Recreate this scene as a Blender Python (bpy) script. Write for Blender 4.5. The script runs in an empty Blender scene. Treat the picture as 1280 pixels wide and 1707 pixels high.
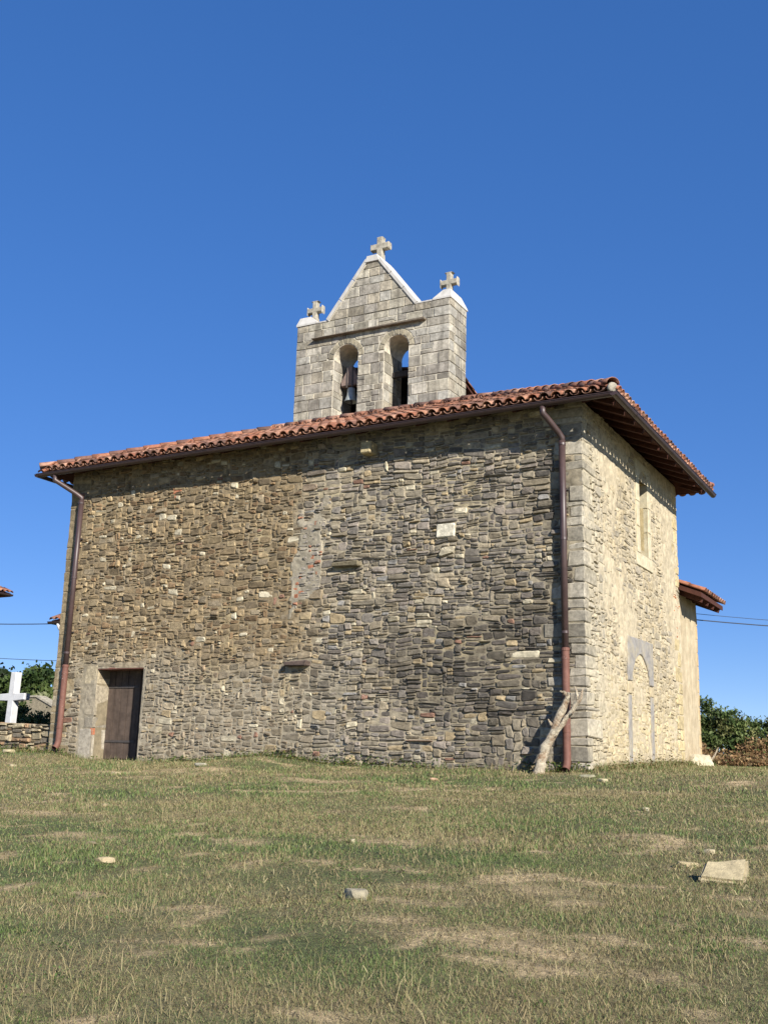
import bpy, math, random
import numpy as np
from mathutils import Vector, Matrix

sc = bpy.context.scene
R = math.radians
# ------------------------------------------------------------------ camera
CAM = np.array((5.5989, -16.9152, -0.0515))
YAW, PITCH, ROLL, FPX = -0.5053, 0.2333, 0.0273, 1809.5
fw = np.array([math.sin(YAW) * math.cos(PITCH), math.cos(YAW) * math.cos(PITCH), math.sin(PITCH)])
rt = np.array([math.cos(YAW), -math.sin(YAW), 0.0])
up = np.cross(rt, fw)
rt2 = math.cos(ROLL) * rt + math.sin(ROLL) * up
up2 = -math.sin(ROLL) * rt + math.cos(ROLL) * up
cd = bpy.data.cameras.new('camera')
cam = bpy.data.objects.new('camera', cd)
sc.collection.objects.link(cam)
cam.matrix_world = Matrix(((rt2[0], up2[0], -fw[0], CAM[0]), (rt2[1], up2[1], -fw[1], CAM[1]), (rt2[2], up2[2], -fw[2], CAM[2]), (0, 0, 0, 1)))
cd.sensor_fit = 'VERTICAL'
cd.sensor_height = 36
cd.lens = FPX / 1707 * 36
cd.clip_start = 0.1
cd.clip_end = 3000
sc.camera = cam
# ------------------------------------------------------------------ sky, sun, exposure
SUN = Vector((1.62, -1.08, 1.02)).normalized()
SUN_EL = math.asin(SUN.z)
world = bpy.data.worlds.new('World')
sc.world = world
world.use_nodes = True
wn = world.node_tree.nodes
sky = wn.new('ShaderNodeTexSky')
sky.sky_type = 'NISHITA'
sky.sun_disc = False
sky.sun_elevation = SUN_EL
sky.sun_rotation = math.atan2(SUN.x, SUN.y)
sky.altitude = 800
sky.air_density = 0.6
sky.dust_density = 0.0
sky.ozone_density = 3.5
bg = wn['Background']
bg.inputs['Strength'].default_value = 0.15
hs = wn.new('ShaderNodeHueSaturation')
hs.inputs['Saturation'].default_value = 1.74
hs.inputs['Value'].default_value = 1.3
hs.inputs['Hue'].default_value = 0.518
gm = wn.new('ShaderNodeGamma')
gm.inputs[1].default_value = 0.50
world.node_tree.links.new(sky.outputs[0], gm.inputs[0])
world.node_tree.links.new(gm.outputs[0], hs.inputs['Color'])
world.node_tree.links.new(hs.outputs[0], bg.inputs['Color'])
sd = bpy.data.lights.new('sun', 'SUN')
sd.energy = 5.0
sd.angle = R(0.5)
sd.color = (1.0, 0.945, 0.86)
so = bpy.data.objects.new('sun', sd)
sc.collection.objects.link(so)
so.rotation_euler = SUN.to_track_quat('Z', 'Y').to_euler()
so.location = (20, -20, 25)
sc.view_settings.view_transform = 'Standard'
sc.view_settings.look = 'None'
sc.view_settings.exposure = 0.85
sc.view_settings.gamma = 1.0
sc.view_settings.use_curve_mapping = False

rng = np.random.default_rng(7)
random.seed(7)
COL = sc.collection

# ------------------------------------------------------------------ helpers
def lin(r, g, b, k=1.0):
    """albedo of a surface that photographs as this sRGB tone in full sun"""
    k *= 0.80
    f = lambda c: ((c / 255 + 0.055) / 1.055) ** 2.4 if c > 10 else c / 255 / 12.92
    return np.array((f(r) * k, f(g) * k, f(b) * k))

def _hash(ix, iy, iz):
    n = (ix * 374761393 + iy * 668265263 + iz * 1274126177) & 0x7fffffff
    n = ((n ^ (n >> 13)) * 1103515245 + 12345) & 0x7fffffff
    n = (n ^ (n >> 16)) & 0xffff
    return n / 32767.5 - 1.0

def noise(x, y, seed=0):
    """value noise in [-1,1], vectorised"""
    x = np.asarray(x, float); y = np.asarray(y, float)
    ix = np.floor(x).astype(np.int64); iy = np.floor(y).astype(np.int64)
    fx = x - ix; fy = y - iy
    fx = fx * fx * (3 - 2 * fx); fy = fy * fy * (3 - 2 * fy)
    a = _hash(ix, iy, seed); b = _hash(ix + 1, iy, seed)
    c = _hash(ix, iy + 1, seed); d = _hash(ix + 1, iy + 1, seed)
    return (a * (1 - fx) + b * fx) * (1 - fy) + (c * (1 - fx) + d * fx) * fy

def fbm(x, y, seed=0, oct=3):
    s = 0; a = 1; t = 0
    for i in range(oct):
        s = s + a * noise(np.asarray(x) * 2 ** i, np.asarray(y) * 2 ** i, seed + i * 17)
        t += a; a *= 0.5
    return s / t

def sstep(a, b, x):
    t = np.clip((np.asarray(x, float) - a) / (b - a), 0, 1)
    return t * t * (3 - 2 * t)

class MB:
    def __init__(self):
        self.v = []; self.f = []; self.c = []; self.n = 0
    def add(self, verts, faces, col=(0.5, 0.5, 0.5)):
        verts = [tuple(p) for p in verts]
        o = self.n
        self.v.extend(verts)
        self.f.extend([tuple(i + o for i in f) for f in faces])
        self.c.extend([tuple(col)] * len(verts))
        self.n += len(verts)
    def merge(self, other):
        o = self.n
        self.v.extend(other.v); self.c.extend(other.c)
        self.f.extend([tuple(i + o for i in f) for f in other.f])
        self.n += other.n
    def box(self, a, b, col=(0.5, 0.5, 0.5)):
        x0, y0, z0 = a; x1, y1, z1 = b
        self.add([(x0, y0, z0), (x1, y0, z0), (x1, y1, z0), (x0, y1, z0), (x0, y0, z1), (x1, y0, z1), (x1, y1, z1), (x0, y1, z1)],
                 [(0, 3, 2, 1), (4, 5, 6, 7), (0, 1, 5, 4), (1, 2, 6, 5), (2, 3, 7, 6), (3, 0, 4, 7)], col)
    def obar(self, p, q, wu, wv, upv=(0, 0, 1), col=(0.5, 0.5, 0.5)):
        """rectangular bar from p to q"""
        p = Vector(p); q = Vector(q); d = (q - p).normalized()
        s = d.cross(Vector(upv)).normalized(); t = s.cross(d)
        vs = []
        for e in (p, q):
            for a, b in ((-1, -1), (1, -1), (1, 1), (-1, 1)):
                vs.append(e + s * a * wu / 2 + t * b * wv / 2)
        self.add(vs, [(0, 1, 2, 3), (7, 6, 5, 4), (0, 4, 5, 1), (1, 5, 6, 2), (2, 6, 7, 3), (3, 7, 4, 0)], col)
    def tube(self, pts, rad, n=12, col=(0.5, 0.5, 0.5), caps=True):
        pts = [Vector(p) for p in pts]
        rads = rad if hasattr(rad, '__len__') else [rad] * len(pts)
        vs = []; fs = []
        prev = None
        for i, p in enumerate(pts):
            d = (pts[min(i + 1, len(pts) - 1)] - pts[max(i - 1, 0)]).normalized()
            if prev is None:
                a = Vector((1, 0, 0)) if abs(d.x) < 0.8 else Vector((0, 1, 0))
                s = d.cross(a).normalized()
            else:
                s = (prev - d * prev.dot(d)).normalized()
            prev = s
            t = d.cross(s)
            for k in range(n):
                w = 2 * math.pi * k / n
                vs.append(p + (s * math.cos(w) + t * math.sin(w)) * rads[i])
        for i in range(len(pts) - 1):
            for k in range(n):
                k2 = (k + 1) % n
                fs.append((i * n + k, i * n + k2, (i + 1) * n + k2, (i + 1) * n + k))
        if caps:
            fs.append(tuple(range(n - 1, -1, -1)))
            fs.append(tuple((len(pts) - 1) * n + k for k in range(n)))
        self.add(vs, fs, col)
    def lathe(self, prof, center, n=20, col=(0.5, 0.5, 0.5)):
        cx, cy = center; vs = []; fs = []
        for r, z in prof:
            for k in range(n):
                w = 2 * math.pi * k / n
                vs.append((cx + r * math.cos(w), cy + r * math.sin(w), z))
        for i in range(len(prof) - 1):
            for k in range(n):
                k2 = (k + 1) % n
                fs.append((i * n + k, i * n + k2, (i + 1) * n + k2, (i + 1) * n + k))
        self.add(vs, fs, col)
    def prism(self, poly, mapf, d0, d1, bev=0.0, col=(0.5, 0.5, 0.5)):
        """polygon (u,v) extruded from depth d0 (back) to d1 (front), front edge chamfered by bev"""
        n = len(poly); P = np.array(poly, float); vs = []
        c = P.mean(0)
        if bev > 0:
            ins = []
            for i in range(n):
                a = P[i - 1]; b = P[i]; e = P[(i + 1) % n]
                t1 = (b - a) / (np.linalg.norm(b - a) + 1e-9); t2 = (e - b) / (np.linalg.norm(e - b) + 1e-9)
                n1 = np.array((-t1[1], t1[0])); n2 = np.array((-t2[1], t2[0]))
                m = n1 + n2; m = m / (max(np.dot(m, n1), 0.35) + 1e-9)
                ins.append(b + m * bev)
            rings = [(P, d0), (P, d1 - bev), (np.array(ins), d1)]
        else:
            rings = [(P, d0), (P, d1)]
        for ring, d in rings:
            for u, v in ring:
                vs.append(mapf(u, v, d))
        fs = [tuple(range(n - 1, -1, -1))]
        for k in range(len(rings) - 1):
            for i in range(n):
                j = (i + 1) % n
                fs.append((k * n + i, k * n + j, (k + 1) * n + j, (k + 1) * n + i))
        o = (len(rings) - 1) * n
        fs.append(tuple(o + i for i in range(n)))
        self.add(vs, fs, col)
    def mesh(self, name, mat, smooth=False):
        me = bpy.data.meshes.new(name)
        me.from_pydata(self.v, [], self.f)
        ca = me.color_attributes.new('Col', 'FLOAT_COLOR', 'POINT')
        a = np.ones((len(self.v), 4), np.float32)
        if self.n: a[:, :3] = np.array(self.c, np.float32)
        ca.data.foreach_set('color', a.ravel())
        if mat: me.materials.append(mat)
        if smooth: me.polygons.foreach_set('use_smooth', [True] * len(me.polygons))
        me.update()
        return me
    def build(self, name, mat, parent=None, smooth=False, recenter=True):
        """one mesh object, its origin at the middle of its base"""
        if recenter and self.n:
            a = np.array(self.v); lo = a.min(0); hi = a.max(0)
            o = Vector(((lo[0] + hi[0]) / 2, (lo[1] + hi[1]) / 2, lo[2]))
            self.v = [tuple(p) for p in (a - np.array(o))]
        else:
            o = Vector((0, 0, 0))
        ob = bpy.data.objects.new(name, self.mesh(name, mat, smooth))
        ob.location = o
        COL.objects.link(ob)
        if parent: setparent(ob, parent, o)
        return ob

WPOS = {}
def setparent(ob, parent, wpos):
    ob.parent = parent
    ob['_w'] = 1
    WPOS[ob.name] = Vector(wpos)
    pw = wloc(parent)
    ob.location = Vector(wpos) - pw
    del ob['_w']
def wloc(o):
    p = Vector(o.location); q = o.parent
    while q is not None:
        p = p + Vector(q.location); q = q.parent
    return p

def empty(name, loc):
    o = bpy.data.objects.new(name, None)
    o.location = loc; o.empty_display_size = 0.3
    COL.objects.link(o)
    return o
def tag(o, label=None, cat=None, group=None, kind=None):
    if label: o['label'] = label
    if cat: o['category'] = cat
    if group: o['group'] = group
    if kind: o['kind'] = kind
    return o

# ------------------------------------------------------------------ materials
def nodes_of(m):
    m.use_nodes = True
    nt = m.node_tree; nt.nodes.clear()
    return nt, nt.nodes, nt.links
def material(name, color=None, rough=0.9, vary=0.25, vscale=6.0, bump=0.4, bscale=40.0, bdist=0.01, spots=None, spot_col=(0.6, 0.6, 0.55), spot_scale=30.0,
             stain=None, stain_scale=0.6, stain_amt=0.5, metallic=0.0, streak=None, spec=0.3, transl=0.0, coat=0.0):
    m = bpy.data.materials.new(name)
    nt, N, L = nodes_of(m)
    out = N.new('ShaderNodeOutputMaterial'); p = N.new('ShaderNodeBsdfPrincipled')
    p.inputs['Roughness'].default_value = rough; p.inputs['Metallic'].default_value = metallic
    p.inputs['Specular IOR Level'].default_value = spec
    geo = N.new('ShaderNodeNewGeometry')
    if color is None:
        at = N.new('ShaderNodeAttribute'); at.attribute_name = 'Col'; c = at.outputs['Color']
    else:
        rgb = N.new('ShaderNodeRGB'); rgb.outputs[0].default_value = (*color, 1); c = rgb.outputs[0]
    def tex(scale, detail=4.0, rough_=0.6, vec=None):
        n = N.new('ShaderNodeTexNoise'); n.inputs['Scale'].default_value = scale; n.inputs['Detail'].default_value = detail
        n.inputs['Roughness'].default_value = rough_
        L.new(vec or geo.outputs['Position'], n.inputs['Vector']); return n
    def mapr(s, a, b, c0, d):
        r = N.new('ShaderNodeMapRange'); r.clamp = True
        for i, v in enumerate((a, b, c0, d)): r.inputs[i + 1].default_value = v
        L.new(s, r.inputs[0]); return r.outputs[0]
    def mix(f, a, b, mode='MIX'):
        x = N.new('ShaderNodeMix'); x.data_type = 'RGBA'; x.blend_type = mode
        if isinstance(f, float): x.inputs[0].default_value = f
        else: L.new(f, x.inputs[0])
        for s, k in ((a, 6), (b, 7)):
            if isinstance(s, tuple): x.inputs[k].default_value = (*s, 1)
            else: L.new(s, x.inputs[k])
        return x.outputs[2]
    if vary:
        n1 = tex(vscale, 5.0, 0.65)
        f = mapr(n1.outputs['Fac'], 0.3, 0.7, 1 - vary, 1 + vary)
        cmb = N.new('ShaderNodeCombineColor')
        for k in range(3): L.new(f, cmb.inputs[k])
        c = mix(1.0, c, cmb.outputs[0], 'MULTIPLY')
    if stain is not None:
        n2 = tex(stain_scale, 5.0, 0.7)
        c = mix(mapr(n2.outputs['Fac'], 0.45, 0.68, 0.0, stain_amt), c, tuple(stain))
    if streak is not None:
        mp = N.new('ShaderNodeMapping'); mp.inputs['Scale'].default_value = (9, 9, 0.7)
        L.new(geo.outputs['Position'], mp.inputs['Vector'])
        n3 = tex(1.0, 4.0, 0.6, mp.outputs[0])
        c = mix(mapr(n3.outputs['Fac'], 0.48, 0.72, 0.0, 0.6), c, tuple(streak))
    if spots:
        vo = N.new('ShaderNodeTexVoronoi'); vo.inputs['Scale'].default_value = spot_scale
        L.new(geo.outputs['Position'], vo.inputs['Vector'])
        n4 = tex(1.3, 3.0)
        thr = mapr(n4.outputs['Fac'], 0.45, 0.7, 0.0, spots)
        lt = N.new('ShaderNodeMath'); lt.operation = 'LESS_THAN'
        L.new(vo.outputs['Distance'], lt.inputs[0]); L.new(thr, lt.inputs[1])
        ml = N.new('ShaderNodeMath'); ml.operation = 'MULTIPLY'; ml.inputs[1].default_value = 0.75
        L.new(lt.outputs[0], ml.inputs[0])
        c = mix(ml.outputs[0], c, tuple(spot_col))
    L.new(c, p.inputs['Base Color'])
    if bump:
        n5 = tex(bscale, 6.0, 0.7)
        b = N.new('ShaderNodeBump'); b.inputs['Strength'].default_value = bump; b.inputs['Distance'].default_value = bdist
        L.new(n5.outputs['Fac'], b.inputs['Height']); L.new(b.outputs[0], p.inputs['Normal'])
    sh = p.outputs[0]
    if transl:
        t = N.new('ShaderNodeBsdfTranslucent'); L.new(c, t.inputs['Color'])
        ms = N.new('ShaderNodeMixShader'); ms.inputs[0].default_value = transl
        L.new(sh, ms.inputs[1]); L.new(t.outputs[0], ms.inputs[2]); sh = ms.outputs[0]
    L.new(sh, out.inputs['Surface'])
    return m

M = {}
M['stone'] = material('rubble_stone', None, 0.93, 0.42, 14, 0.9, 55, 0.012, spots=0.16, spot_col=(0.62, 0.6, 0.54), spot_scale=26)
M['mortar'] = material('wall_mortar', None, 0.95, 0.3, 9, 0.9, 60, 0.012)
M['ashlar'] = material('ashlar_block', None, 0.93, 0.34, 13, 0.9, 50, 0.014, streak=lin(88, 82, 72, 0.9), stain=lin(92, 86, 74), stain_scale=2.6, stain_amt=0.6, spots=0.11, spot_col=(0.12, 0.11, 0.1), spot_scale=34)
M['plaster'] = material('lime_plaster', lin(206, 190, 158, 0.9), 0.95, 0.22, 4, 0.5, 40, 0.012, streak=lin(168, 150, 120, 0.9), stain=lin(150, 130, 100), stain_scale=1.6, stain_amt=0.6)
M['cement'] = material('pale_cement_coping', lin(208, 204, 196, 0.95), 0.9, 0.10, 8, 0.3, 60, 0.006, streak=lin(165, 160, 150, 0.9))
M['cross'] = material('weathered_cross_stone', lin(186, 178, 160, 0.9), 0.93, 0.3, 14, 0.5, 70, 0.006, stain=lin(96, 90, 78), stain_scale=9, stain_amt=0.6)
M['tile'] = material('clay_tile', None, 0.88, 0.3, 16, 0.5, 60, 0.006, stain=lin(92, 64, 52, 0.8), stain_scale=5, stain_amt=0.6, spots=0.12, spot_col=(0.5, 0.42, 0.34), spot_scale=30)
M['wood'] = material('dark_roof_timber', lin(86, 50, 38, 0.8), 0.85, 0.35, 12, 0.4, 40, 0.006)
M['gutter'] = material('brown_enamelled_metal', lin(74, 56, 54, 0.8), 0.45, 0.2, 8, 0.1, 30, 0.002, spec=0.5)
M['pipe'] = material('brown_downpipe_metal', lin(84, 66, 64, 0.8), 0.45, 0.22, 5, 0.1, 30, 0.002, spec=0.5)
M['rust'] = material('terracotta_painted_pipe', lin(122, 84, 72, 0.9), 0.7, 0.25, 9, 0.3, 40, 0.003, spots=0.2, spot_col=(0.6, 0.55, 0.5), spot_scale=22)
M['door'] = material('weathered_dark_door_boards', lin(98, 84, 74, 0.85), 0.85, 0.3, 7, 0.5, 30, 0.006, streak=lin(58, 48, 42, 0.9))
M['bell'] = material('bell_bronze', (0.30, 0.33, 0.32), 0.6, 0.2, 20, 0.2, 40, 0.003, metallic=0.3)
M['yoke'] = material('grey_yoke_timber', lin(140, 122, 112, 0.9), 0.85, 0.3, 14, 0.5, 30, 0.006)
M['iron'] = material('old_iron', (0.09, 0.08, 0.075), 0.7, 0.2, 20, 0.2, 40, 0.003, metallic=0.5)
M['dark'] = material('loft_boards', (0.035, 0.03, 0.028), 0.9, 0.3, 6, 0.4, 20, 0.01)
M['white'] = material('whitewashed_concrete', lin(205, 205, 205, 1.0), 0.85, 0.12, 8, 0.3, 50, 0.005)
M['bark'] = material('bleached_dead_wood', lin(196, 184, 160, 1.0), 0.92, 0.45, 22, 1.0, 45, 0.03, stain=lin(128, 92, 60), stain_scale=7, stain_amt=0.95, spots=0.14, spot_col=(0.03, 0.025, 0.02), spot_scale=18)
M['rock'] = material('field_stone', None, 0.93, 0.3, 9, 0.8, 30, 0.02, stain=lin(120, 108, 84), stain_scale=6, stain_amt=0.5)
M['slate'] = material('dressed_grey_stone', None, 0.9, 0.25, 9, 0.8, 50, 0.01, stain=lin(196, 180, 140), stain_scale=4, stain_amt=0.5)
M['leaf'] = material('leaves', None, 0.6, 0.0, 6, 0, transl=0.3, spec=0.3)
M['twig'] = material('twig_bark', lin(92, 74, 56), 0.9, 0.3, 10, 0.3, 30, 0.01)
M['grass'] = material('grass_blades', None, 0.75, 0.0, 6, 0, transl=0.22, spec=0.2)
M['glass'] = material('dark_glass', (0.02, 0.02, 0.022), 0.15, 0, 5, 0, spec=0.5)
M['wire'] = material('cable', (0.03, 0.035, 0.045), 0.6, 0, 5, 0)
M['houseplaster'] = material('house_plaster', lin(214, 204, 186, 0.9), 0.9, 0.1, 3, 0.2, 40, 0.006)

# ------------------------------------------------------------------ ground
L_, W_ = 11.54, 6.31
def ground(x, y):
    x = np.asarray(x, float); y = np.asarray(y, float)
    base = np.where(y < 0, 0.0976 * y, 0.03 * np.minimum(y, 6) - 0.0)
    base = np.where(y < -17, 0.0976 * -17 + 0.03 * (y + 17), base)
    near = np.exp(-(np.minimum(y, 0) / 2.0) ** 2)
    base = base + near * np.where(y < 6, 1, 0) * (0.14 * np.exp(-((x + 6.1) / 1.1) ** 2) + 0.12 * sstep(-10.3, -11.3, x)) * np.where(y > 0.5, 0.3, 1)
    far = np.hypot(x, y)
    base = base - 0.03 * np.maximum(far - 45, 0) * sstep(45, 70, far)
    b = 0.05 * fbm(x * 0.5, y * 0.5, 3, 3) + 0.022 * fbm(x * 2.3, y * 2.3, 9, 2)
    fade = 0.35 + 0.65 * sstep(0.2, 1.6, -y)
    return base + b * fade
BARE = [(1.75, -9.15, .30, .12), (2.55, -9.0, .42, .11), (2.95, -10.45, .35, .10), (2.6, -10.65, .45, .10), (3.2, -10.75, .5, .09), (3.55, -10.35, .3, .10),
        (2.1, -10.35, .22, .14), (1.75, -9.75, .28, .12), (2.1, -9.8, .18, .12), (-.9, -7.9, .35, .15), (-3.4, -2.3, .9, .22), (-7.6, -2.1, 1.3, .25),
        (-6.0, -1.9, .8, .2), (2.9, -6.4, .5, .16), (1.3, -3.2, .8, .16), (3.3, -11.0, .4, .08), (-4.5, -7.0, .5, .18), (-2.6, -8.2, .4, .14), (.3, -7.4, .45, .14),
        (3.9, -10.9, .3, .08), (4.3, -9.2, .35, .1), (4.0, -8.7, .3, .1), (1.6, -2.3, .6, .12), (-.2, -4.2, .7, .14)]
def bare(x, y):
    x = np.asarray(x, float); y = np.asarray(y, float)
    wob = 1.1 * fbm(x * 4, y * 6, 31, 4)
    s = np.zeros_like(x)
    for cx, cy, a, b in BARE:
        s = np.maximum(s, 1.15 - np.hypot((x - cx) / a, (y - cy) / b) * 0.75 + wob * 0.7)
    s = np.maximum(s, 0.9 * sstep(0.33, 0.44, fbm(x * 2.4, y * 2.8, 41, 5)))
    return np.clip(s, 0, 1)
def axis(lo, hi, step, far, n):
    a = np.arange(lo, hi + 1e-6, step)
    t = (np.linspace(0, 1, n)[1:]) ** 2.2
    return np.concatenate([lo - t[::-1] * far, a, hi + t * far])
gx = axis(-17, 8.5, 0.13, 420, 26); gy = axis(-17.5, 12, 0.13, 420, 26)
X, Y = np.meshgrid(gx, gy)
Z = ground(X, Y)
nv = X.size
me = bpy.data.meshes.new('ground')
idx = np.arange(nv).reshape(X.shape)
F = np.stack([idx[:-1, :-1], idx[:-1, 1:], idx[1:, 1:], idx[1:, :-1]], -1).reshape(-1, 4)
me.vertices.add(nv); me.vertices.foreach_set('co', np.stack([X, Y, Z], -1).astype(np.float32).ravel())
me.loops.add(F.size); me.loops.foreach_set('vertex_index', F.ravel().astype(np.int32))
me.polygons.add(len(F)); me.polygons.foreach_set('loop_start', np.arange(0, F.size, 4, dtype=np.int32))
me.polygons.foreach_set('use_smooth', np.ones(len(F), bool))
me.update(calc_edges=True)
ca = me.color_attributes.new('Col', 'FLOAT_COLOR', 'POINT')
def dryness(x, y):
    d = 0.46 + 1.25 * fbm(x * 0.55, y * 1.0, 51, 4)
    d = d + 0.25 * sstep(-4.5, -1, y) * sstep(-3, -8, x) + 0.12 * sstep(-9, -3, y) - 0.2 * np.exp(-((y + 9.6) / 1.0) ** 2) * sstep(2.0, -1.0, x) - .15 * sstep(-8.5, -10.5, y)
    return np.clip(d, 0, 1)
G_GREEN = lin(98, 106, 66, 0.95); G_DRY = lin(150, 138, 100, 1.0); G_BARE = lin(206, 182, 140, 1.1)
dr = dryness(X, Y)[..., None]; ba = bare(X, Y)[..., None]
cg = G_GREEN * (1 - dr) + G_DRY * dr
cg = cg * (1 - ba) + G_BARE * ba
cc = np.ones((nv, 4), np.float32); cc[:, :3] = cg.reshape(-1, 3)
ca.data.foreach_set('color', cc.ravel())
M['soil'] = material('pasture_soil', None, 0.95, 0.55, 30, 1.0, 60, 0.04, stain=lin(92, 78, 52), stain_scale=3.5, stain_amt=0.45)
me.materials.append(M['soil'])
go = bpy.data.objects.new('ground', me); COL.objects.link(go)
tag(go, 'sloping dry pasture rising to the church', kind='structure')

# ------------------------------------------------------------------ masonry
def pack(u0, u1, v0, v1, size, r, excl=(), cell=0.02):
    n = int(round((u1 - u0) / cell)); skyl = np.full(n, v0, float); uc = u0 + (np.arange(n) + 0.5) * cell
    out = []
    vtop = v1 if callable(v1) else (lambda u: v1)
    top = np.array([vtop(u) for u in uc])
    guard = 0
    while guard < 60000:
        guard += 1
        m = np.where(skyl < top - 0.02, skyl, 1e9)
        z = m.min()
        if z > 1e8: break
        cand = np.where(m < z + 0.006)[0]
        i = int(cand[r.integers(len(cand))])
        a = i
        while a > 0 and abs(skyl[a - 1] - skyl[i]) < 0.012: a -= 1
        b = i
        while b < n - 1 and abs(skyl[b + 1] - skyl[i]) < 0.012: b += 1
        z = skyl[a:b + 1].max()
        hit = False; lim = 1e9
        for (e0, e1, f0, f1) in excl:
            inside = (uc[a:b + 1] > e0) & (uc[a:b + 1] < e1)
            if not inside.any(): continue
            if z >= f0 - 0.03 and z < f1 - 0.001:
                skyl[a:b + 1][inside] = f1; hit = True; break
        if hit: continue
        seg = b - a + 1
        zl = skyl[a - 1] if a > 0 else 1e9
        zr = skyl[b + 1] if b < n - 1 else 1e9
        nb = min(zl, zr)
        w, h = size(uc[i], z)
        wc = max(3, int(round(w / cell)))
        if seg < 4:
            hh = min(nb - z, h) if nb < 1e8 else h
            if hh < 0.015: hh = 0.015
            k0, k1 = a, b + 1
        else:
            if seg - wc < 4: wc = seg
            wc = min(wc, seg)
            if r.random() < 0.5: k0 = a; k1 = a + wc
            else: k1 = b + 1; k0 = k1 - wc
            hh = h
            if nb < 1e8 and 0.6 * h < nb - z < 1.7 * h and r.random() < 0.6: hh = nb - z
        for (e0, e1, f0, f1) in excl:
            ins = (uc[k0:k1] > e0) & (uc[k0:k1] < e1)
            if ins.any() and f0 > z: hh = min(hh, f0 - z)
        hh = min(hh, top[k0:k1].max() - z)
        if hh < 0.012: hh = 0.012
        if hh > 0.022 and (k1 - k0) >= 2:
            out.append((u0 + k0 * cell, z, (k1 - k0) * cell, hh))
        skyl[k0:k1] = z + hh
    return out

ANG = np.arange(12) * math.pi / 6 + math.pi / 12
CA, SA = np.cos(ANG), np.sin(ANG)
SGC, SGS = np.sign(CA), np.sign(SA)
ACA, ASA = np.abs(CA), np.abs(SA)
SFACES = []
for k in range(2):
    for i in range(12):
        j = (i + 1) % 12
        SFACES.append((k * 12 + i, k * 12 + j, (k + 1) * 12 + j, (k + 1) * 12 + i))
for i in range(12):
    SFACES.append((24 + i, 24 + (i + 1) % 12, 36))
def warp(u, v, amp=0.022):
    return u + amp * noise(u * 2.3, v * 2.3, 71), v + amp * 1.3 * noise(u * 1.7, v * 2.9, 77)
def stone(mapf, u, v, w, h, back, proud, r, col, gap=0.008, n=None, wamp=0.03, jit=0.10, tilt=0.5):
    """one rough-hewn stone: outline of 12 points, chamfered, domed front"""
    mb = MB()
    e = 2.0 / (n or r.uniform(3.2, 10))
    hw = max(w / 2 - gap * r.uniform(0.5, 1.4), 0.008); hh = max(h / 2 - gap * r.uniform(0.5, 1.3), 0.006)
    x = SGC * ACA ** e; y = SGS * ASA ** e
    tp = r.uniform(-0.26, 0.26); sk = r.uniform(-0.22, 0.22); rt_ = r.normal(0, .05)
    y = y * (1 + tp * x)
    x = x + sk * y * h / max(w, 0.05)
    x = x + r.uniform(-jit, jit, 12) * min(1, h / w * 1.5); y = y + r.uniform(-jit, jit, 12) * 1.3
    y = y + np.clip(rt_ * w / h, -.16, .16) * x
    cu, cv = u + w / 2, v + h / 2
    b = min(0.014, hw * 0.35, hh * 0.35)
    s2x = 1 - b / hw; s2y = 1 - b / hh
    tx, ty = r.uniform(-tilt, tilt, 2) * proud * 0.5
    vs = []
    for (fx, fy, dep, j) in ((1, 1, back, 0), (1, 1, proud * 0.55, 0.2), (s2x, s2y, proud, 0.5)):
        px = cu + x * hw * fx; py = cv + y * hh * fy
        px, py = warp(px, py, wamp)
        dd = dep + (tx * x + ty * y) * (dep > 0) + r.uniform(-1, 1, 12) * j * 0.25 * max(proud, 0.008)
        for k in range(12): vs.append(mapf(px[k], py[k], dd[k] if hasattr(dd, '__len__') else dd))
    cx, cy = warp(cu + r.uniform(-.3, .3) * hw, cv + r.uniform(-.3, .3) * hh, wamp)
    vs.append(mapf(float(cx), float(cy), proud + r.uniform(-0.2, 0.25) * max(proud, 0.01)))
    mb.add(vs, SFACES, np.clip(col, 0.01, 0.9))
    return mb
def grid_sheet(mb, mapf, u0, u1, v0, v1, step, depth, colf, hole=None):
    nu = int((u1 - u0) / step) + 1; nvv = int((v1 - v0) / step) + 1
    uu = np.linspace(u0, u1, nu); vv = np.linspace(v0, v1, nvv)
    U, V = np.meshgrid(uu, vv); D = depth(U, V); C = colf(U, V)
    o = mb.n
    for a, b, d in zip(U.ravel(), V.ravel(), D.ravel()): mb.v.append(mapf(a, b, d))
    mb.c.extend([tuple(c) for c in C.reshape(-1, 3)]); mb.n += U.size
    for j in range(nvv - 1):
        for i in range(nu - 1):
            if hole and hole((uu[i] + uu[i + 1]) / 2, (vv[j] + vv[j + 1]) / 2): continue
            k = o + j * nu + i
            mb.f.append((k, k + 1, k + nu + 1, k + nu))

church = empty('stone_church', (-5.8, 3.1, 0.0))
tag(church, 'old rubble stone church with tiled hip roof and twin-arched bell gable', 'church')
mF = lambda u, v, d: (u, -d, v)          # front wall, facing -Y
mS = lambda u, v, d: (d, u, v)           # right-hand wall, facing +X
WT = 6.16
def seam(u, v):
    """ragged patch of grey render beside the old building joint"""
    u = np.asarray(u, float); v = np.asarray(v, float)
    l = -5.68 + .10 * np.clip(v - 3.4, 0, 2) + .10 * fbm(u * 3, v * 4, 301, 3); rr = -5.12 + .14 * np.clip(v - 3.2, -.4, 1.2) + .22 * fbm(u * 2, v * 3, 305, 3)
    return (u > l) & (u < rr) & (v > 2.75 + .3 * noise(u * 4, v, 307)) & (v < 4.75 + .3 * noise(u * 5, v, 309))
DOOR = (-10.36, -9.15, -0.3, 1.82)
WIN = (3.38, 3.96, 4.13, 5.62)

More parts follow.
